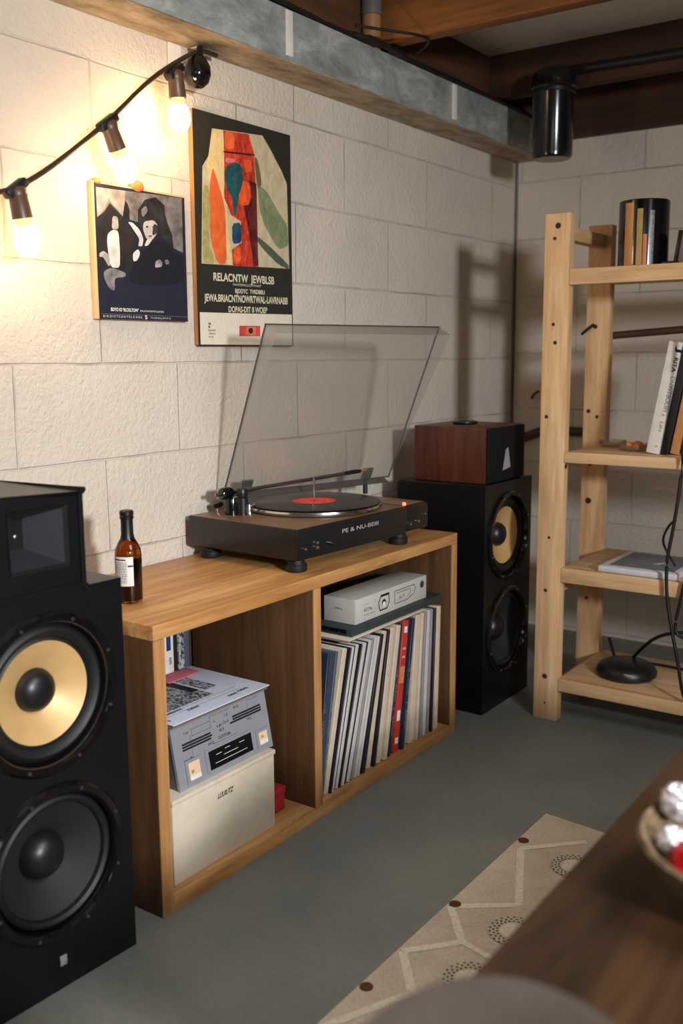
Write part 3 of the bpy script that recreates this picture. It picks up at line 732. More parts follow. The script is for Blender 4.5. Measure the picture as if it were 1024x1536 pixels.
bk = MB().box(-1.472, -1.418, 1.368, 1.396, zs-.0035, zs+.10, 'white_print', .001)
rect_ = lambda mb, y0, y1, z0, z1, x, m: mb.poly([(x, y0, z0), (x, y1, z0), (x, y1, z1), (x, y0, z1)], m)
rect_(bk, 1.376, 1.388, zs+.045, zs+.085, -1.4177, 'print_blue'); rect_(bk, 1.382, 1.390, zs+.015, zs+.03, -1.4177, 'grey_print')
solo(bk, 'book', 'small white book with a blue spine patch at the back of the left bay', 'book', 'small books at the back of the left bay')
bk = MB().box(-1.474, -1.42, 1.398, 1.409, zs-.0035, zs+.105, 'ink', .001)
solo(bk, 'book', 'thin black book between the white and the speckled book', 'book', 'small books at the back of the left bay')
bk = MB().box(-1.474, -1.418, 1.411, 1.427, zs-.0035, zs+.102, 'halftone_print', .001)
solo(bk, 'book', 'speckled grey book at the back of the left bay', 'book', 'small books at the back of the left bay')
solo(MB().box(-1.475, -1.42, 1.429, 1.444, zs-.0035, zs+.105, 'slate_book' if 'slate_book' in M else 'sleeve_slate', .001), 'book', 'slate grey book right of the speckled one in the left bay', 'book', 'small books at the back of the left bay')
rb = thing('carton', 'small red box beside the cream box in the left bay', 'box', (-1.27, 1.472, T))
MB().box(-1.32, -1.217, 1.440, 1.503, T+.0005, .070, 'red_card', .002).build('box_body', rb)
MB().box(-1.321, -1.2155, 1.4385, 1.5045, .062, .078, 'red_card', .002).build('lid', rb)

# ------------------------------------------------------------------ bottle
bo = thing('beer_bottle', 'small brown glass bottle with white label on the console corner', 'bottle', (-1.318, 1.193, H))
bx, by = -1.318, 1.193
MB().lathe([(0, H+.004), (.016, H+.001), (.0215, H+.0015), (.0235, H+.006), (.0238, H+.088), (.0225, H+.098), (.017, H+.110), (.0118, H+.119), (.0100, H+.126), (.0098, H+.160), (.0085, H+.162)], 'amber_glass', (bx, by, 0), n=48).build('glass_body', bo)
MB().lathe([(0, H+.006), (.0205, H+.006), (.0215, H+.012), (.0215, H+.083), (0, H+.083)], 'dark_ale', (bx, by, 0), n=40).build('beer', bo)
MB().lathe([(.0124, H+.118), (.0110, H+.126), (.0108, H+.152), (.0122, H+.1525), (.0125, H+.157), (.0112, H+.1585), (.0125, H+.160), (.0125, H+.166), (.0105, H+.168), (0, H+.168)], 'black_satin', (bx, by, 0), n=36).build('foil_cap', bo)
lb = MB(); a0, a1 = math.radians(-128), math.radians(-22)   # faces the camera's left
N = 24; R_ = .0241
for k in range(N):
    p0, p1 = a0+(a1-a0)*k/N, a0+(a1-a0)*(k+1)/N
    lb.poly([(bx+R_*math.cos(p0), by+R_*math.sin(p0), H+.034), (bx+R_*math.cos(p1), by+R_*math.sin(p1), H+.034), (bx+R_*math.cos(p1), by+R_*math.sin(p1), H+.087), (bx+R_*math.cos(p0), by+R_*math.sin(p0), H+.087)], 'white_print')
lab_ = lb.build('label', bo, recalc=False)
lt = MB(); rnd = random.Random(3)
def arcstrip(p0, p1, z0, z1, m):
    n = max(2, int((p1-p0)/.12))
    for k in range(n):
        u0, u1 = p0+(p1-p0)*k/n, p0+(p1-p0)*(k+1)/n; r = R_+.00015
        lt.poly([(bx+r*math.cos(u0), by+r*math.sin(u0), z0), (bx+r*math.cos(u1), by+r*math.sin(u1), z0), (bx+r*math.cos(u1), by+r*math.sin(u1), z1), (bx+r*math.cos(u0), by+r*math.sin(u0), z1)], m)
arcstrip(a0+.25, a1-.55, H+.0805, H+.0828, 'ink')
for i in range(13):
    zz = H+.076-i*.003; p = a0+.22
    while p < a1-.5:
        w = rnd.uniform(.06, .22); arcstrip(p, min(p+w, a1-.5), zz, zz+.0011, 'ink'); p += w+.05
arcstrip(a1-.42, a1-.02, H+.069, H+.072, 'ink')
lt.build('label_text', lab_, smooth=False, recalc=False)

# ------------------------------------------------------------------ turntable
TA = math.radians(-2.5); TL = Vector((-1.197, 1.530, H))
tt = thing('turntable', 'black turntable with raised clear lid on the oak console', 'turntable', TL, TA, local=True)
TI = Matrix.Rotation(-TA, 3, 'Z')
def L(w): return TI @ (Vector(w)-TL)
PW, PD = .487, .312
for (x, y) in ((-.03, .032), (-.03, .40), (-PD+.035, .032), (-PD+.035, PW-.035)):
    MB().lathe([(0, .0006), (.021, .0006), (.0225, .004), (.0225, .014), (.018, .019), (.017, .030)], 'black_rubber', (x, y, 0), n=32).build('foot', tt)
MB().box(-PD, 0, 0, .385, .028, .093, 'plinth_brown', .0035).build('plinth', tt)
cp = MB().box(-PD, .0, .3855, PW, .030, .093, 'plinth_brown', .010, 4).build('control_pod', tt)
MB().box(-PD+.003, -.003, .003, .382, .0925, .0938, 'plinth_top_reflection', .0005).build('top_reflection', tt)  # thin added layer that carries the reflected tan
MB().box(-PD+.010, -.010, .396, PW-.010, .0925, .0936, 'plinth_top_reflection', .0005).build('top_reflection', tt)
fb = MB().box(.0, .0025, .004, .384, .030, .090, 'black_satin', .001).build('front_plate', tt)
tx = MB(); tx.text('PE & NU-BEIII', .0125, (.0027, .145, .066), (0, 1, 0), (0, 0, 1), 'badge_silver', width=.13); tx.build('lettering', fb, smooth=False, recalc=False)
for y, z, r, par in ((.018, .052, .0032, fb), (.055, .050, .0042, fb), (.055, .060, .0035, fb)):
    MB().lathe([(0, .007), (r*.8, .007), (r, .005), (r, 0)], 'chrome', (.0025, y, z), 'X', 16).build('knob', tt)
for y, z, r in ((.402, .050, .004), (.435, .052, .0042), (.462, .066, .0025)):
    MB().lathe([(0, .006), (r*.8, .006), (r, .004), (r, -.002)], 'chrome', (.0, y, z), 'X', 16).build('knob', tt)
MB().tube([(.002, .088, .056), (.010, .093, .055), (.014, .106, .050)], .003, 'black_satin').build('lever', tt)
PC = (-.159, .248)
MB().lathe([(0, .0945), (.150, .0945), (.1545, .097), (.156, .101), (.1545, .105), (.150, .107), (0, .107)], 'chrome', (*PC, 0), n=96).build('platter', tt)
MB().lathe([(0, .162), (.0022, .162), (.0022, .116), (0, .117)], 'chrome', (*PC, 0), n=12).build('spindle', tt)
MB().ball((-.012, .398, .0955), .0045, 'strobe_glow').build('strobe_lamp', tt)
# record on the platter
t = NT('grooved_vinyl'); tc = t.n('ShaderNodeTexCoord')
ln = t.n('ShaderNodeVectorMath', operation='LENGTH'); t.l(tc.outputs['Object'], ln.inputs[0])
gr = t.math('SINE', t.math('MULTIPLY', ln.outputs['Value'], 3600))
t.set(Base_Color=(.010, .009, .009), Roughness=.3, Specular_IOR_Level=.6); t.bump(gr, .25, .0004); M['grooved_vinyl'] = t.m
RT = Matrix.Rotation(TA, 3, 'Z'); rc = TL+RT @ Vector((PC[0], PC[1], .1075))
vr = thing('vinyl_record', 'black vinyl record with red label on the turntable platter', 'record', rc, 0, local=True)
MB().lathe([(.0035, 0), (.150, 0), (.152, .0008), (.150, .0018), (.057, .0016), (.054, .0012), (.051, .0016), (.0035, .0016)], 'grooved_vinyl', n=96).build('disc', vr)
q = MB(); prof = []
for k in range(72):
    a_ = 2*PI*k/72; r = .0495
    prof.append((r*math.cos(a_), r*math.sin(a_), .0019))
for k in range(72):
    p0, p1 = prof[k], prof[(k+1) % 72]
    q.poly([(p0[0]*.09, p0[1]*.09, .0019), p0, p1, (p1[0]*.09, p1[1]*.09, .0019)], 'label_red')
q.build('label', vr, recalc=False)
q = MB()
for k in range(9):
    a_ = 2*PI*k/9+.2
    for rr_ in (.018, .034):
        for j in range(5):
            b_ = a_+.06*(j-2)
            q.poly([((rr_-.004)*math.cos(b_), (rr_-.004)*math.sin(b_), .0021), ((rr_+.004)*math.cos(b_), (rr_+.004)*math.sin(b_), .0021), ((rr_+.003)*math.cos(b_+.04), (rr_+.003)*math.sin(b_+.04), .0021), ((rr_-.003)*math.cos(b_+.04), (rr_-.003)*math.sin(b_+.04), .0021)], 'label_cream')
q.build('label_print', vr, smooth=False, recalc=False)
# tonearm
pv = L((-1.437, 1.607, .613))
ta = MB()
ta.lathe([(0, .093), (.017, .093), (.017, .128), (.0155, .132), (0, .132)], 'black_gloss', (pv.x, pv.y, 0), n=28)
ta.build('tonearm_base', tt)
a0_ = L((-1.440, 1.612, .662)); a1_ = L((-1.352, 1.985, .678)); dr = (a1_-a0_).normalized()
q = MB().rod(a0_-dr*.045, a1_-dr*.05, .0042, 'steel', n=14); arm = q.build('tonearm', tt)
q = MB().lathe([(0, -.014), (.011, -.014), (.013, -.010), (.013, .010), (.011, .014), (0, .014)], 'black_gloss', n=24)
q.xf(Matrix.Translation(a0_-dr*.016) @ dr.to_track_quat('Z', 'Y').to_matrix().to_4x4()); q.build('counterweight', arm)
q = MB().lathe([(0, .132), (.010, .132), (.012, .136), (.012, .148), (.009, .153), (0, .154)], 'black_satin', (pv.x+.022, pv.y+.010, 0), n=24)
q.lathe([(.013, .093), (.013, .131), (.010, .133), (0, .133)], 'black_satin', (pv.x+.022, pv.y+.010, 0), n=24); q.build('arm_lift', tt)
q = MB().box(-.008, .008, -.004, .004, -.026, .026, 'black_matte', .002)
mt = Matrix.Translation(a1_-dr*.03) @ dr.to_track_quat('Z', 'Y').to_matrix().to_4x4(); q.xf(mt); q.build('headshell', arm)
q = MB().rod(a1_-dr*.006, a1_+dr*.018, .0035, 'tan_pipe', r2=.002); q.build('finger_lift', arm)
q = MB().lathe([(0, .093), (.006, .093), (.006, .100), (.004, .103), (.0045, .112), (.003, .117), (0, .118)], 'chrome', (pv.x+.035, pv.y+.018, 0), n=20)
q.rod((pv.x+.035, pv.y+.018, .110), (pv.x+.048, pv.y+.024, .118), .0025, 'chrome'); q.build('cue_lever', tt)
q = MB().rod((pv.x-.045, pv.y-.006, .108), (pv.x-.045, pv.y+.012, .112), .006, 'black_gloss'); q.rod((pv.x-.045, pv.y, .094), (pv.x-.045, pv.y, .106), .003, 'chrome'); q.build('hinge_screw', tt)
# lid: a shallow clear box tilted back
B0 = L((-1.488, 1.635, .650)); wv = (TI @ Vector((.276, .961, 0))).normalized(); up_ = L((-1.315, 1.585, 1.023))-B0; LH = up_.length; up_.normalize()
nv_ = wv.cross(up_).normalized(); LW = .495
def lp(a_, h_, d_): return B0+wv*a_+up_*h_+nv_*d_
def lslab(mb, a0, a1, h0, h1, d0, d1, m):
    mb.hexa([lp(a0, h0, d0), lp(a0, h0, d1), lp(a1, h0, d1), lp(a1, h0, d0), lp(a0, h1, d0), lp(a0, h1, d1), lp(a1, h1, d1), lp(a1, h1, d0)], m)
q = MB(); lslab(q, .004, LW-.004, .004, LH-.004, 0, .0025, 'smoked_acrylic'); lid = q.build('lid', tt, smooth=False)
q = MB()
q.hexa([lp(0, 0, 0), lp(0, .05, .004), lp(.0025, .05, .004), lp(.0025, 0, 0), lp(0, LH, 0), lp(0, LH-.0025, .042), lp(.0025, LH-.0025, .042), lp(.0025, LH, 0)], 'smoked_acrylic')
q.hexa([lp(LW-.0025, 0, 0), lp(LW-.0025, .05, .004), lp(LW, .05, .004), lp(LW, 0, 0), lp(LW-.0025, LH, 0), lp(LW-.0025, LH-.0025, .042), lp(LW, LH-.0025, .042), lp(LW, LH, 0)], 'smoked_acrylic')
lslab(q, .0026, LW-.0026, LH-.0025, LH, 0, .042, 'smoked_acrylic')
lslab(q, .02, LW-.02, 0, .0025, .003, .024, 'acrylic_edge')
q.build('lid_rim', lid, smooth=False)
q = MB()
for a0, a1, h0, h1 in ((0, .0028, 0, LH), (LW-.0028, LW, 0, LH), (0, LW, LH-.0028, LH), (0, LW, 0, .0028)):
    lslab(q, a0, a1, h0, h1, -.0008, .002, 'acrylic_edge')
q.build('lid_edge', lid, smooth=False)
for a_ in (.045, LW-.09):
    h = MB(); lslab(h, a_, a_+.03, -.002, .03, -.006, -.001, 'steel')
    p = lp(a_+.015, 0, -.004); h.rod((p.x, p.y, .0935), (p.x, p.y, p.z+.004), .006, 'black_satin')
    h.build('hinge', tt)

# ------------------------------------------------------------------ speakers (front plane x=0, base centre at front)
SW, SD, SH = .284, .27, .620
def speaker(label, loc, rot):
    sp = thing('floor_speaker', label, 'speaker', loc, rot, 'floor speakers beside the console', local=True)
    c = MB(); hw = SW/2; cs = ((.470, .1185, 'u'), (.206, .1185, 'l')); half = .128
    # five closed sides
    def quad(*p): c.poly(p, 'black_vinyl_wrap')
    quad((-SD, -hw, 0), (-SD, hw, 0), (-SD, hw, SH), (-SD, -hw, SH))
    quad((0, -hw, 0), (-SD, -hw, 0), (-SD, -hw, SH), (0, -hw, SH)); quad((0, hw, 0), (0, hw, SH), (-SD, hw, SH), (-SD, hw, 0))
    quad((0, -hw, 0), (0, hw, 0), (-SD, hw, 0), (-SD, -hw, 0)); quad((0, -hw, SH), (-SD, -hw, SH), (-SD, hw, SH), (0, hw, SH))
    zs_ = [0, cs[1][0]-half, cs[1][0]+half, cs[0][0]-half, cs[0][0]+half, SH]
    for z0, z1 in ((zs_[0], zs_[1]), (zs_[2], zs_[3]), (zs_[4], zs_[5])): quad((0, -hw, z0), (0, hw, z0), (0, hw, z1), (0, -hw, z1))
    for zc, r, _ in cs:
        for y0, y1 in ((-hw, -half), (half, hw)): quad((0, y0, zc-half), (0, y1, zc-half), (0, y1, zc+half), (0, y0, zc+half))
        n = 48
        for k in range(n):
            a_, b_ = 2*PI*k/n, 2*PI*(k+1)/n
            def out(t_):
                cx_, sy_ = math.cos(t_), math.sin(t_); m_ = max(abs(cx_), abs(sy_)); return (0, half*cx_/m_, zc+half*sy_/m_)
            c.poly([(0, r*math.cos(a_), zc+r*math.sin(a_)), out(a_), out(b_), (0, r*math.cos(b_), zc+r*math.sin(b_))], 'black_vinyl_wrap')
            c.poly([(0, r*math.cos(a_), zc+r*math.sin(a_)), (0, r*math.cos(b_), zc+r*math.sin(b_)), (-.09, r*math.cos(b_), zc+r*math.sin(b_)), (-.09, r*math.cos(a_), zc+r*math.sin(a_))], 'black_matte')
        c.poly([(-.09, r*math.cos(2*PI*k/n), zc+r*math.sin(2*PI*k/n)) for k in range(n)], 'black_matte')
    bmesh.ops.remove_doubles(c.bm, verts=c.bm.verts[:], dist=1e-5)
    es = [e_ for e_ in c.bm.edges if all(abs(abs(w.co.y)-hw) < 1e-4 or w.co.z > SH-1e-4 for w in e_.verts) and len(e_.link_faces) == 2 and e_.calc_face_angle(0) > 1]
    if es: bmesh.ops.bevel(c.bm, geom=es, offset=.004, segments=2, affect='EDGES')
    c.build('cabinet', sp, angle=30)
    for zc, r, kind in cs:
        o = (0, 0, zc)
        fr = MB().lathe([(.104, -.012), (.107, .004), (.110, .0075), (.119, .0075), (.1225, .004), (.1225, .0005)], 'black_gloss', o, 'X', 72).build('woofer_frame', sp)
        if kind == 'u':
            MB().lathe([(.104, -.012), (.100, -.006), (.094, -.003), (.087, -.0065), (.083, -.014), (.078, -.012)], 'black_rubber', o, 'X', 72).build('surround', fr)
            MB().lathe([(.078, -.012), (.055, -.023), (.034, -.034), (.03, -.037)], 'cone_gold', o, 'X', 72).build('cone', fr)
            MB().lathe([(.0335, -.0345), (.031, -.026), (.026, -.019), (.017, -.014), (.008, -.0118), (0, -.0112)], 'black_satin', o, 'X', 48).build('dust_cap', fr)
        else:
            MB().lathe([(.104, -.012), (.101, -.004), (.096, -.0015), (.091, -.005), (.089, -.012)], 'black_rubber', o, 'X', 72).build('surround', fr)
            MB().lathe([(.089, -.012), (.062, -.027), (.04, -.042), (.036, -.046)], 'cone_black', o, 'X', 72).build('cone', fr)
            MB().lathe([(.0385, -.044), (.036, -.033), (.030, -.024), (.02, -.017), (.01, -.0145), (0, -.0137)], 'black_satin', o, 'X', 48).build('dust_cap', fr)
        for k in range(8):
            a_ = 2*PI*k/8+PI/8
            MB().lathe([(0, .0095), (.0025, .0092), (.0032, .0075), (.0032, .006)], 'steel', (0, .1145*math.cos(a_), zc+.1145*math.sin(a_)), 'X', 10).build('screw', fr)
    return sp
LA = math.radians(-2.6)
ls = speaker('black floor speaker with gold upper cone left of the console', (-1.153, .879, 0), LA)
rs = copy_tree(ls); rs.location = (-1.1605, 2.276+SW/2, 0); rs.rotation_euler = (0, 0, 0)
rs['label'] = 'black floor speaker half hidden behind the pine shelf post, right of the console'
MB().box(0, .002, -.006, .006, .038, .054, 'badge_silver', .0005).build('badge', ls)

# horn tweeter box on the left speaker
hb = thing('tweeter_box', 'small black horn tweeter box standing on the left speaker', 'speaker', (-1.156, .880, SH), LA, local=True)
ht = .143; hw = .0745; hd = .26
c = MB(); m = 'black_vinyl_wrap'
oy0, oy1, oz0, oz1 = -.051, .049, .034, .126
for p in ([(-hd, -hw, 0), (-hd, hw, 0), (-hd, hw, ht), (-hd, -hw, ht)], [(0, -hw, 0), (-hd, -hw, 0), (-hd, -hw, ht), (0, -hw, ht)], [(0, hw, 0), (0, hw, ht), (-hd, hw, ht), (-hd, hw, 0)],
          [(0, -hw, 0), (0, hw, 0), (-hd, hw, 0), (-hd, -hw, 0)], [(0, -hw, ht), (-hd, -hw, ht), (-hd, hw, ht), (0, hw, ht)],
          [(0, -hw, 0), (0, hw, 0), (0, oy1, oz0), (0, oy0, oz0)], [(0, hw, 0), (0, hw, ht), (0, oy1, oz1), (0, oy1, oz0)], [(0, hw, ht), (0, -hw, ht), (0, oy0, oz1), (0, oy1, oz1)], [(0, -hw, ht), (0, -hw, 0), (0, oy0, oz0), (0, oy0, oz1)],
          [(0, oy0, oz0), (0, oy1, oz0), (-.05, oy1, oz0), (-.05, oy0, oz0)], [(0, oy1, oz0), (0, oy1, oz1), (-.05, oy1, oz1), (-.05, oy1, oz0)], [(0, oy1, oz1), (0, oy0, oz1), (-.05, oy0, oz1), (-.05, oy1, oz1)], [(0, oy0, oz1), (0, oy0, oz0), (-.05, oy0, oz0), (-.05, oy0, oz1)],
          [(-.05, oy0, oz0), (-.05, oy1, oz0), (-.05, oy1, oz1), (-.05, oy0, oz1)]):
    c.poly(p, m)
bmesh.ops.remove_doubles(c.bm, verts=c.bm.verts[:], dist=1e-5)
es = [e_ for e_ in c.bm.edges if all(abs(abs(w.co.y)-hw) < 1e-4 for w in e_.verts) and e_.calc_face_angle(0) > 1]
bmesh.ops.bevel(c.bm, geom=es, offset=.006, segments=3, affect='EDGES')
c.build('cabinet', hb)
h = MB(); ty0, ty1, tz0, tz1 = -.022, .004, .062, .106
fr = [(0.002, oy0, oz0), (0.002, oy1, oz0), (0.002, oy1, oz1), (0.002, oy0, oz1)]; fi = [(-.003, oy0+.005, oz0+.005), (-.003, oy1-.005, oz0+.005), (-.003, oy1-.005, oz1-.005), (-.003, oy0+.005, oz1-.005)]
th_ = [(-.045, ty0, tz0), (-.045, ty1, tz0), (-.045, ty1, tz1), (-.045, ty0, tz1)]
for i in range(4):
    j = (i+1) % 4
    h.poly([fr[i], fr[j], fi[j], fi[i]], 'black_satin'); h.poly([fi[i], fi[j], th_[j], th_[i]], 'horn_grey')
h.poly(th_, 'black_matte'); hn = h.build('horn', hb, smooth=False)
MB().ball((-.043, -.012, .082), .0042, 'chrome').build('tweeter_dome', hn)

# wooden speaker box on the right speaker
wb = thing('bookshelf_speaker', 'mahogany bookshelf speaker with black front on the right floor speaker', 'speaker', (-1.28, 2.41, SH))
zz = SH+.0008
MB().box(-1.392, -1.175, 2.302, 2.522, zz, zz+.148, 'mahogany', .003).build('cabinet', wb)
gr_ = MB().box(-1.175, -1.166, 2.304, 2.520, zz+.002, zz+.146, 'black_matte', .003).build('grille', wb)
MB().hexa([(-1.1658, 2.385, zz+.03), (-1.1650, 2.385, zz+.03), (-1.1650, 2.43, zz+.036), (-1.1658, 2.43, zz+.036), (-1.1658, 2.402, zz+.085), (-1.1650, 2.402, zz+.085), (-1.1650, 2.415, zz+.09), (-1.1658, 2.415, zz+.09)], 'grey_print').build('emblem', gr_)
solo(MB().lathe([(0, 0), (.032, 0), (.036, .003), (.036, .006), (.030, .0075), (0, .007)], 'black_satin', (-1.30, 2.42, zz+.1488), n=36), 'coaster', 'black round disc lying on the mahogany speaker', 'coaster')

# ------------------------------------------------------------------ pine shelf
SX0, SX1, SY0, SY1 = -1.045, -.979, 2.3465, 2.667
sh = thing('pine_shelf', 'light pine shelving unit with four boards by the back wall', 'shelf', (-.6, 2.5, 0))
PT = .033; PH = 1.298; RX0, RX1 = -.215, -.149
for x0, x1 in ((SX0, SX1), (RX0, RX1)):
    for y0 in (SY0, SY1-PT):
        pst = MB().box(x0, x1, y0, y0+PT, 0, PH, 'pine_upright', .0025)
        if x0 == SX0:
            kn = pst
            spots = ((-1.010, 1.268, .0075, 1), (-1.018, 1.238, .0045, 0), (-1.016, 1.03, .0045, 1), (-1.010, .985, .005, 1), (-1.028, .80, .005, 0), (-1.012, .49, .004, 1), (-1.018, .35, .005, 0), (-1.014, .118, .007, 1), (-1.012, .045, .003, 0)) if y0 == SY0 else \
                    ((-1.025, 1.18, .005, 1), (-1.018, 1.03, .006, 1), (-1.03, .80, .006, 0), (-1.005, .785, .005, 0), (-1.02, .655, .007, 1), (-1.022, .55, .009, 1), (-1.02, .33, .006, 1), (-1.018, .27, .005, 0))
            for kx, kz, kr, core in spots:
                kn.lathe([(kr, 0), (kr*.6, -.0004), (0, -.0004)], 'knot', (kx, y0-.0002, kz), 'Y', 18)
                if core: kn.lathe([(kr*.62, -.0005), (0, -.0006)], 'knot_core', (kx, y0-.0002, kz), 'Y', 18)
        pst.build('post', sh)
    for z0 in (1.238, .375-.0385, .045):
        MB().box((x0+x1)/2-.016, (x0+x1)/2+.016, SY0+PT, SY1-PT, z0, z0+.033, 'pine_depth', .002).build('rung', sh)
kn = MB().lathe([(.0075, 0), (.006, .001), (0, .001)], 'knot_core', (SX1, SY0+.017, .675), 'X', 18); kn.build('peg_hole', sh)
for zt, tk in ((1.163, .038), (.713, .027), (.414, .038), (.117, .033)):
    bd = MB().box(SX1+.0008, RX0-.0008, SY0+.0225, SY1-.001, zt-.022, zt, 'pine_along', .002).build('shelf_board', sh)
    MB().box(SX1+.0008, RX0-.0008, SY0+.001, SY0+.022, zt-tk, zt, 'pine_along', .0015).build('front_lip', bd)
for k in (0, 1):
    z0, z1 = (.985, 1.045) if k == 0 else (1.045, .985)
    if k == 0:
        q = MB().box(-.0015, .0015, 0, 0, 0, 0, 'brown_pipe') if False else MB()
        q.tube([(-1.03, SY1+.006, 1.003), (-.16, SY1+.006, 1.060)], .0105, 'brown_pipe'); q.build('cross_brace', sh)
q = MB().tube(smoothpts([(-1.055, SY1-PT-.004, 1.010), (-1.04, SY1-PT-.006, 1.022), (-1.02, SY1-PT-.004, 1.036)], 1), .004, 'cable_black'); q.build('dark_sliver', sh)  # short thin dark tube across the rear post

# things on the shelf
cn = thing('canister', 'tall glossy black canister with tan and orange stripes on top shelf', 'canister', (-.834, 2.455, 1.163))
cz = 1.1635; cr = .0595
MB().lathe([(0, cz), (cr-.002, cz), (cr, cz+.002), (cr, cz+.156), (cr-.002, cz+.158), (cr-.005, cz+.158), (cr-.005, cz+.02), (0, cz+.02)], 'black_gloss', (-.834, 2.455, 0), n=64).build('canister_body', cn)
st = MB()
flat('stripe_tan', (196, 138, 84), .35); flat('stripe_yellow', (178, 146, 84), .35); flat('stripe_orange', (204, 104, 52), .35); flat('stripe_grey', (92, 88, 84), .35, var=.8, vscale=120)
def band(d0, d1, z0, z1, m):
    n = 6
    for k in range(n):
        p0 = math.radians(d0+(d1-d0)*k/n); p1 = math.radians(d0+(d1-d0)*(k+1)/n); r = cr+.0003
        st.poly([(-.834+r*math.cos(p0), 2.455+r*math.sin(p0), z0), (-.834+r*math.cos(p1), 2.455+r*math.sin(p1), z0), (-.834+r*math.cos(p1), 2.455+r*math.sin(p1), z1), (-.834+r*math.cos(p0), 2.455+r*math.sin(p0), z1)], m)
band(-118, -96, cz+.004, cz+.15, 'stripe_tan'); band(-87, -74, cz+.004, cz+.135, 'stripe_yellow'); band(-72, -64, cz+.004, cz+.075, 'stripe_orange'); band(-58, -48, cz+.004, cz+.13, 'stripe_grey')
st.build('stripes', cn, recalc=False)
def leanbook(name, lab, x, y0, z, t_, h_, d_, deg, cover, cat='book', group=None, pages=None, text=None):
    """spine faces the room (-Y); leans towards +X by deg about its lower right edge"""
    th = thing(name, lab, cat, (x, y0, z), 0, group, local=True); th.rotation_euler = (0, math.radians(deg), 0)
    b_ = MB().box(-t_, 0, 0, d_, 0, h_, cover, min(.0025, t_*.2))
    for body, size, z0, w, mm in (text or ()):
        b_.text(body, size, (-t_/2+size*.35, -.0003, z0), (0, 0, -1), (1, 0, 0), mm, width=w, bold=True)
    b_.build('cover', th)
    MB().box(-t_+.003, -.003, .004, d_+.0006, .003, h_+.0006, 'cream_card').build('pages', th)
    return th
BG = 'books leaning on the middle shelf'
leanbook('book', 'white leaning book with grey lettering on the middle shelf', -.7556, 2.395, .7135, .032, .272, .20, 9.5, 'white_print', group=BG,
         text=[('J', .022, .262, .014, 'ink'), ('RITA', .014, .235, .035, 'ink'), ('DNWTBOLSH', .016, .19, .085, 'grey_print'), ('A', .010, .10, .008, 'grey_print'), ('LIN', .011, .08, .024, 'grey_print'), ('S', .009, .022, .006, 'grey_print')])
leanbook('book', 'black leaning book directly right of the white one', -.7345, 2.40, .7135, .0185, .262, .19, 9.5, 'ink', group=BG)
leanbook('book', 'tan leaning book right of the black one at the frame edge', -.7085, 2.405, .7135, .0235, .258, .19, 9.5, 'stripe_tan', group=BG)
leanbook('book', 'thick black leaning book cut off by the right frame edge', -.672, 2.40, .7135, .034, .25, .19, 9.5, 'sleeve_dark', group=BG)
tb = thing('book', 'dark book leaning at the right end of the top shelf', 'book', (-.722, 2.42, 1.1635), 0, local=True); tb.rotation_euler = (0, math.radians(8), 0)
MB().box(-.028, -.018, 0, .16, 0, .078, 'black_satin', .001).build('cover', tb); MB().box(-.0178, 0, .001, .158, .001, .076, 'paper_brown', .001).build('pages', tb)
solo(MB().box(-.790+.02, -.735, 2.40, 2.46, 1.1632, 1.1725, 'black_satin', .002), 'bookend', 'flat black bookend foot beside the black canister', 'bookend')
def dish(lab, x, y, r):
    d_ = thing('glass_dish', lab, 'dish', (x, y, .7132), 0, 'small dishes on the middle shelf')
    MB().lathe([(0, .7135), (r*.8, .7135), (r, .720), (r*1.02, .731), (r*.94, .731), (r*.88, .7205), (r*.7, .718), (0, .718)], 'clear_glass', (x, y, 0), n=36).build('bowl', d_)
    return d_
dish('small clear dish at the back left of the middle shelf', -.925, 2.545, .036)
dish('small clear dish with amber bits beside the white book', -.842, 2.47, .041)
for k, (dx, dy, r) in enumerate(((-.012, .004, .010), (.012, -.006, .009), (.004, .016, .011))):
    solo(MB().ball((-.842+dx, 2.47+dy, .7185+r*.85), r, 'clip_orange', 1.2, 1, .8), 'amber_bead', ['amber bead lying left in the clear dish', 'smallest amber bead at the front of the clear dish', 'largest amber bead at the back of the clear dish'][k], 'bead', 'amber beads in the dish')
tbt = thing('tablet', 'white edged tablet with blue grey face on the third board', 'tablet', (-.76, 2.47, .4142))
MB().box(-.884, -.684, 2.352, 2.585, .4145, .4315, 'tablet_white', .006, 3).build('body', tbt)
MB().box(-.862, -.700, 2.375, 2.565, .4312, .4322, 'tablet_blue', .0004).build('face', tbt)
MB().poly([(-.775, 2.44, .4325), (-.755, 2.44, .4325), (-.745, 2.465, .4325), (-.752, 2.47, .4325)], 'white_print').build('logo', tbt, smooth=False, recalc=False)
rt = thing('router', 'round black domed router on the lowest shelf board', 'router', (-.84, 2.475, .1172))
MB().lathe([(0, .1175), (.070, .1175), (.077, .124), (.078, .134), (.070, .148), (.050, .157), (.025, .161), (0, .162)], 'black_satin', (-.84, 2.475, 0), n=56).build('router_body', rt)
MB().box(-.823, -.800, 2.404, 2.4055, .1385, .1435, 'grey_print', .0004).build('badge', rt)
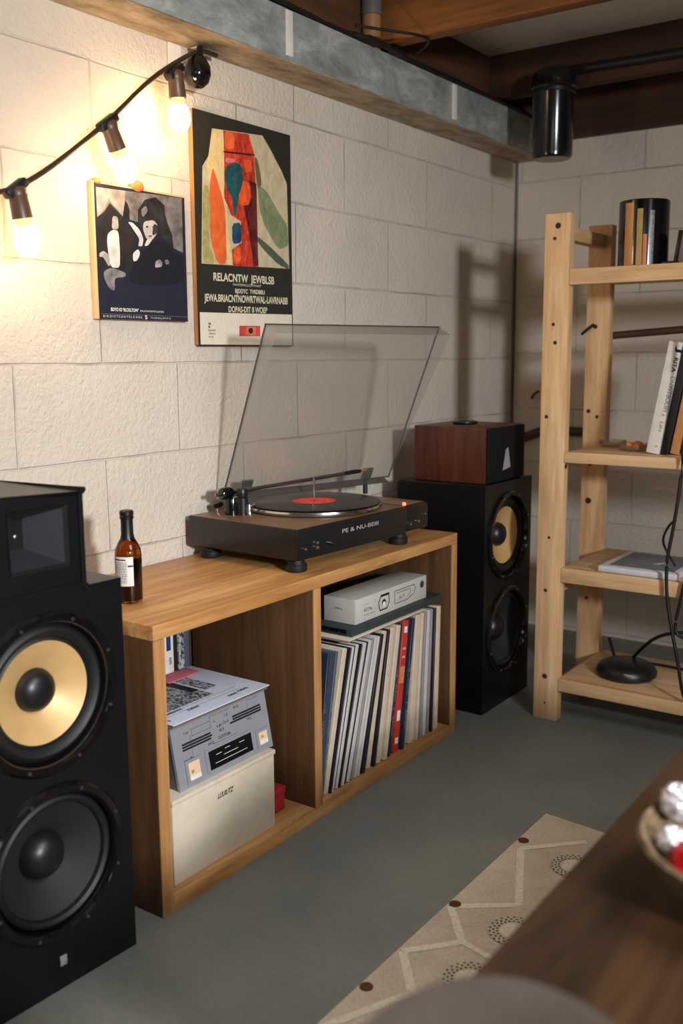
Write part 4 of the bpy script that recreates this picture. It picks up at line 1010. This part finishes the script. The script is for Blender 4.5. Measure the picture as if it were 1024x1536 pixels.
cabs = [
 ('black cable hanging down past the boards near the right frame edge', [(-.66, 2.334, 1.20), (-.662, 2.334, 1.05), (-.672, 2.334, .92), (-.679, 2.332, .676), (-.69, 2.33, .56), (-.704, 2.33, .470), (-.703, 2.33, .42), (-.699, 2.33, .372), (-.685, 2.33, .300), (-.668, 2.33, .23), (-.655, 2.336, .15), (-.65, 2.352, .1215), (-.63, 2.38, .1215)], .0042),
 ('thin black cable loop behind the long hanging cable', [(-.69, 2.34, .565), (-.715, 2.38, .55), (-.745, 2.42, .505), (-.745, 2.45, .47), (-.715, 2.44, .4345)], .003),
 ('black cable running from the router up to the right', [(-.83, 2.50, .164), (-.80, 2.47, .20), (-.75, 2.42, .25), (-.70, 2.40, .275), (-.62, 2.40, .285), (-.5, 2.42, .29)], .0045),
 ('black cable lying on the lowest board behind the router', [(-.935, 2.60, .175), (-.915, 2.585, .135), (-.905, 2.575, .1225), (-.87, 2.59, .1225), (-.78, 2.60, .1225), (-.6, 2.58, .1225)], .004),
 ('second black cable crossing the hanging one low at the frame edge', [(-.655, 2.336, .47), (-.667, 2.334, .38), (-.682, 2.334, .30), (-.66, 2.334, .28), (-.6, 2.334, .29)], .0038),
]
for lab, pts, r in cabs:
    solo(MB().tube(smoothpts(pts, 2), r, 'cable_black'), 'power_cable', lab, 'cable', 'cables on the pine shelf')

# ------------------------------------------------------------------ rug
rg = thing('rug', 'cream wool rug with pale zigzags and dark rings under the table', 'rug', (-.3, 1.2, 0))
ryf = 1.822
rb = MB(); rb.hexa([(-.776, .25, .0005), (.25, .25, .0005), (.25, ryf-.10, .0005), (-.776, ryf, .0005), (-.776, .25, .010), (.25, .25, .010), (.25, ryf-.10, .010), (-.776, ryf, .010)], 'rug_wool')
rb.build('pile', rg, smooth=False)
q = MB(); zr = .0106
def rstrip(p, a_, w, m, z=zr):
    p, a_ = Vector((*p, z)), Vector((*a_, z)); d_ = (a_-p).normalized(); k = Vector((-d_.y, d_.x, 0))*w/2
    q.poly([p-k, a_-k, a_+k, p+k], m)
zig = [(-.665, .95), (-.765, 1.02), (-.70, 1.16), (-.767, 1.241), (-.70, 1.317), (-.767, 1.399), (-.672, 1.470), (-.755, 1.655), (-.66, 1.752)]
for i, (p0, p1) in enumerate(zip(zig, zig[1:])):
    rstrip(p0, p1, .014, 'rug_pale', zr+.0002*(i % 2))
for i, (p0, p1) in enumerate((((-.70, 1.16), (-.60, 1.13)), ((-.70, 1.317), (-.62, 1.30)))):
    rstrip(p0, p1, .012, 'rug_pale', zr+.0004)
for k in range(7):
    y = 1.687-.2775*k
    if y < .3: break
    MB().lathe([(.0105, zr-.001), (.0105, zr+.001), (0, zr+.001)], 'rug_dot', (-.764, y, 0), n=20).build('dot', rg)
for y in (1.648, 1.392, 1.237, .98):
    g = MB()
    for k in range(22):
        for r in (.026, .032, .038):
            a_ = 2*PI*(k+(.5 if r == .032 else 0))/22
            g.lathe([(0, zr+.0012), (.0022, zr+.0012)], 'rug_ink', (-.645+r*math.cos(a_), y+r*math.sin(a_)*1.1, 0), n=5)
    g.lathe([(0, zr+.0008), (.043, zr+.0008)], 'rug_wool', (-.645, y, 0), n=24); g.lathe([(0, zr+.0010), (.022, zr+.0010)], 'rug_pale', (-.645, y, 0), n=24)
    g.build('ring_motif', rg, smooth=False, recalc=False)
q.build('zigzag', rg, smooth=False, recalc=False)

# ------------------------------------------------------------------ table, bowl, chair
tbx0, tbx1, tby0, tby1 = -.347, .42, .60, 1.62
tbl = thing('coffee_table', 'dark walnut coffee table at the lower right', 'table', (.03, 1.1, 0))
MB().box(tbx0, tbx1, tby0, tby1, .418, .45, 'walnut_table', .003).build('tabletop', tbl)
for x in (tbx0+.06, tbx1-.11):
    for y in (tby0+.06, tby1-.11):
        MB().box(x, x+.05, y, y+.05, .0115, .4178, 'walnut_table', .003).build('leg', tbl)
bw = thing('bowl', 'tan woven bowl of foil wrapped sweets on the walnut table', 'bowl', (-.172, .900, .45))
bc = (-.172, .900)
H0 = .4512; w_ = MB(); prof = []
for i in range(15):
    u_ = i/14; prof.append((.052+.056*u_**.7+(.0016 if i % 2 else 0), H0+.064*u_))
w_.lathe([(0, .4512)]+prof+[(.103, .5155)]+[(r-.007, z_) for r, z_ in prof[::-1][1:-3]]+[(.05, .458), (0, .458)], 'wicker', (*bc, 0), n=56)
w_.build('bowl_body', bw)
MB().lathe([(.1045, .513), (.108, .511), (.1115, .514), (.1115, .518), (.108, .521), (.1045, .519), (.1045, .513)], 'wicker', (*bc, 0), n=56).build('rim', bw)
def sweet(lab, p, r, m, s_=(1, 1, 1)):
    b_ = MB().ball((0, 0, 0), r, m, *s_); rnd = random.Random(lab)
    for w in b_.bm.verts: w.co *= 1+rnd.uniform(-.14, .14)
    b_.xf(Matrix.Translation(p)); solo(b_, 'wrapped_sweet', lab, 'sweet', 'sweets in the woven bowl')
ds = 'in the woven bowl'
sweet('round silver foil sweet nearest the left rim of the bowl', (bc[0]-.084, bc[1]+.020, .529), .017, 'foil')
sweet('small silver foil sweet low at the front of the bowl', (bc[0]-.074, bc[1]-.030, .512), .014, 'foil')
sweet('long silver foil sweet lying across the far side of the bowl', (bc[0]-.055, bc[1]+.045, .530), .022, 'foil', (1.3, 1, .9))
sweet('red wrapped sweet in the middle of the bowl', (bc[0]-.050, bc[1]-.048, .503), .021, 'foil_red')
sweet('dark wrapped sweet between the foil and the red one', (bc[0]-.056, bc[1]-.004, .500), .018, 'dark_wrapper')
sweet('silver foil sweet at the far right of the bowl', (bc[0]+.035, bc[1]+.030, .515), .023, 'foil')
sweet('dark wrapped sweet right of the red one', (bc[0]+.015, bc[1]-.028, .500), .023, 'dark_wrapper')

ch = thing('tub_chair', 'taupe upholstered chair with rounded back at the bottom edge', 'chair', (-.215, .38, 0))
cc = (-.215, .40)
q = MB()   # curved rounded backrest facing the table
rows = 14; cols = 20; grid = []
def bp(u_, v_, side):
    ang = (u_-.5)*math.radians(150)+PI/2; r = .145+side*.024
    top = .573-.30*abs(u_-.5)**2.2*1.6
    z_ = .30+(top-.30)*v_
    return (cc[0]+r*math.cos(ang), cc[1]-.02+r*math.sin(ang), z_)
vs = {}
for i in range(cols+1):
    for j in range(rows+1):
        v_ = j/rows
        for s_ in (-1, 1):
            k = 1 if v_ < .8 else math.sqrt(max(0, 1-((v_-.8)/.2)**2))
            ku = min(1, math.sqrt(max(0, 1-((abs(i/cols-.5)-.42)/.08)**2))) if abs(i/cols-.5) > .42 else 1
            vs[i, j, s_] = q.bm.verts.new(bp(i/cols, v_, s_*k*ku))
fs = []
for i in range(cols):
    for j in range(rows):
        for s_ in (-1, 1):
            fs.append(q.bm.faces.new([vs[i, j, s_], vs[i+1, j, s_], vs[i+1, j+1, s_], vs[i, j+1, s_]]))
    fs.append(q.bm.faces.new([vs[i, 0, -1], vs[i+1, 0, -1], vs[i+1, 0, 1], vs[i, 0, 1]]))
q._fin(fs, 'taupe_fabric'); bmesh.ops.remove_doubles(q.bm, verts=q.bm.verts[:], dist=1e-5)
q.build('backrest', ch, angle=60)
MB().lathe([(0, .27), (.125, .27), (.14, .285), (.142, .31), (.138, .335), (.125, .345), (0, .35)], 'taupe_fabric', (cc[0], cc[1]-.02, 0), n=40).build('seat', ch)
for dx, dy in ((-.1, -.1), (.1, -.1), (-.1, .1), (.1, .1)):
    z0 = .0115 if cc[1]-.02+dy > .25 else .0
    MB().rod((cc[0]+dx*1.1, cc[1]-.02+dy*1.1, z0), (cc[0]+dx*.95, cc[1]-.02+dy*.95, .272), .010, 'walnut_table', r2=.014).build('leg', ch)

# ------------------------------------------------------------------ lights
def area(name, loc, target, size, power, col, sy=None):
    l = bpy.data.lights.new(name, 'AREA'); l.energy = power; l.color = col; l.shape = 'RECTANGLE'; l.size = size; l.size_y = sy or size
    o = bpy.data.objects.new(name, l); COL.objects.link(o); o.location = loc
    o.rotation_euler = (Vector(target)-Vector(loc)).to_track_quat('-Z', 'Y').to_euler(); return o
def point(name, loc, power, col, r):
    l = bpy.data.lights.new(name, 'POINT'); l.energy = power; l.color = col; l.shadow_soft_size = r
    o = bpy.data.objects.new(name, l); COL.objects.link(o); o.location = loc; return o
k_ = area('floor_lamp_light', (1.6, -.02, 1.33), (-1.53, 1.38, .85), .22, 20, (.96, .97, 1.0)); k_.data.spread = math.radians(86)
area('rear_fill_light', (.6, -1.6, 1.45), (-.8, 1.8, .6), 1.4, 5, (.82, .91, 1.0), .5)  # added cool fill behind the camera, no window there
c_ = area('overhead_fill_light', (.55, .9, 1.66), (-.1, 1.0, 0), .7, 10, (.93, .97, 1.0)); c_.data.spread = math.radians(125)  # added soft fill from above to brighten the floor, no lamp there
w = bpy.data.worlds.new('World'); S.world = w; w.use_nodes = True
w.node_tree.nodes['Background'].inputs[0].default_value = (.5, .55, .6, 1); w.node_tree.nodes['Background'].inputs[1].default_value = .1

# ------------------------------------------------------------------ camera
F, YAW, PITCH, ROLL, HC = 1479.05, .6178, .1580, -.0067, .9585
cy, sy, cpt, spt = math.cos(YAW), math.sin(YAW), math.cos(PITCH), math.sin(PITCH)
dv_ = Vector((-sy*cpt, cy*cpt, -spt)); rv = Vector((cy, sy, 0)); uv = rv.cross(dv_)
r2 = rv*math.cos(ROLL)+uv*math.sin(ROLL); u2 = uv*math.cos(ROLL)-rv*math.sin(ROLL)
cam = bpy.data.cameras.new('camera'); co = bpy.data.objects.new('camera', cam); COL.objects.link(co)
co.matrix_world = Matrix(((r2.x, u2.x, -dv_.x, 0), (r2.y, u2.y, -dv_.y, 0), (r2.z, u2.z, -dv_.z, HC), (0, 0, 0, 1)))
cam.sensor_fit = 'VERTICAL'; cam.sensor_height = 36; cam.sensor_width = 24; cam.lens = F*36/1536
cam.clip_start = .02; cam.dof.use_dof = True; cam.dof.focus_distance = 2.0; cam.dof.aperture_fstop = 3.2
S.camera = co
S.view_settings.view_transform = 'Standard'; S.view_settings.look = 'None'
S.view_settings.exposure = 0.14; S.view_settings.gamma = 1; S.view_settings.use_curve_mapping = False
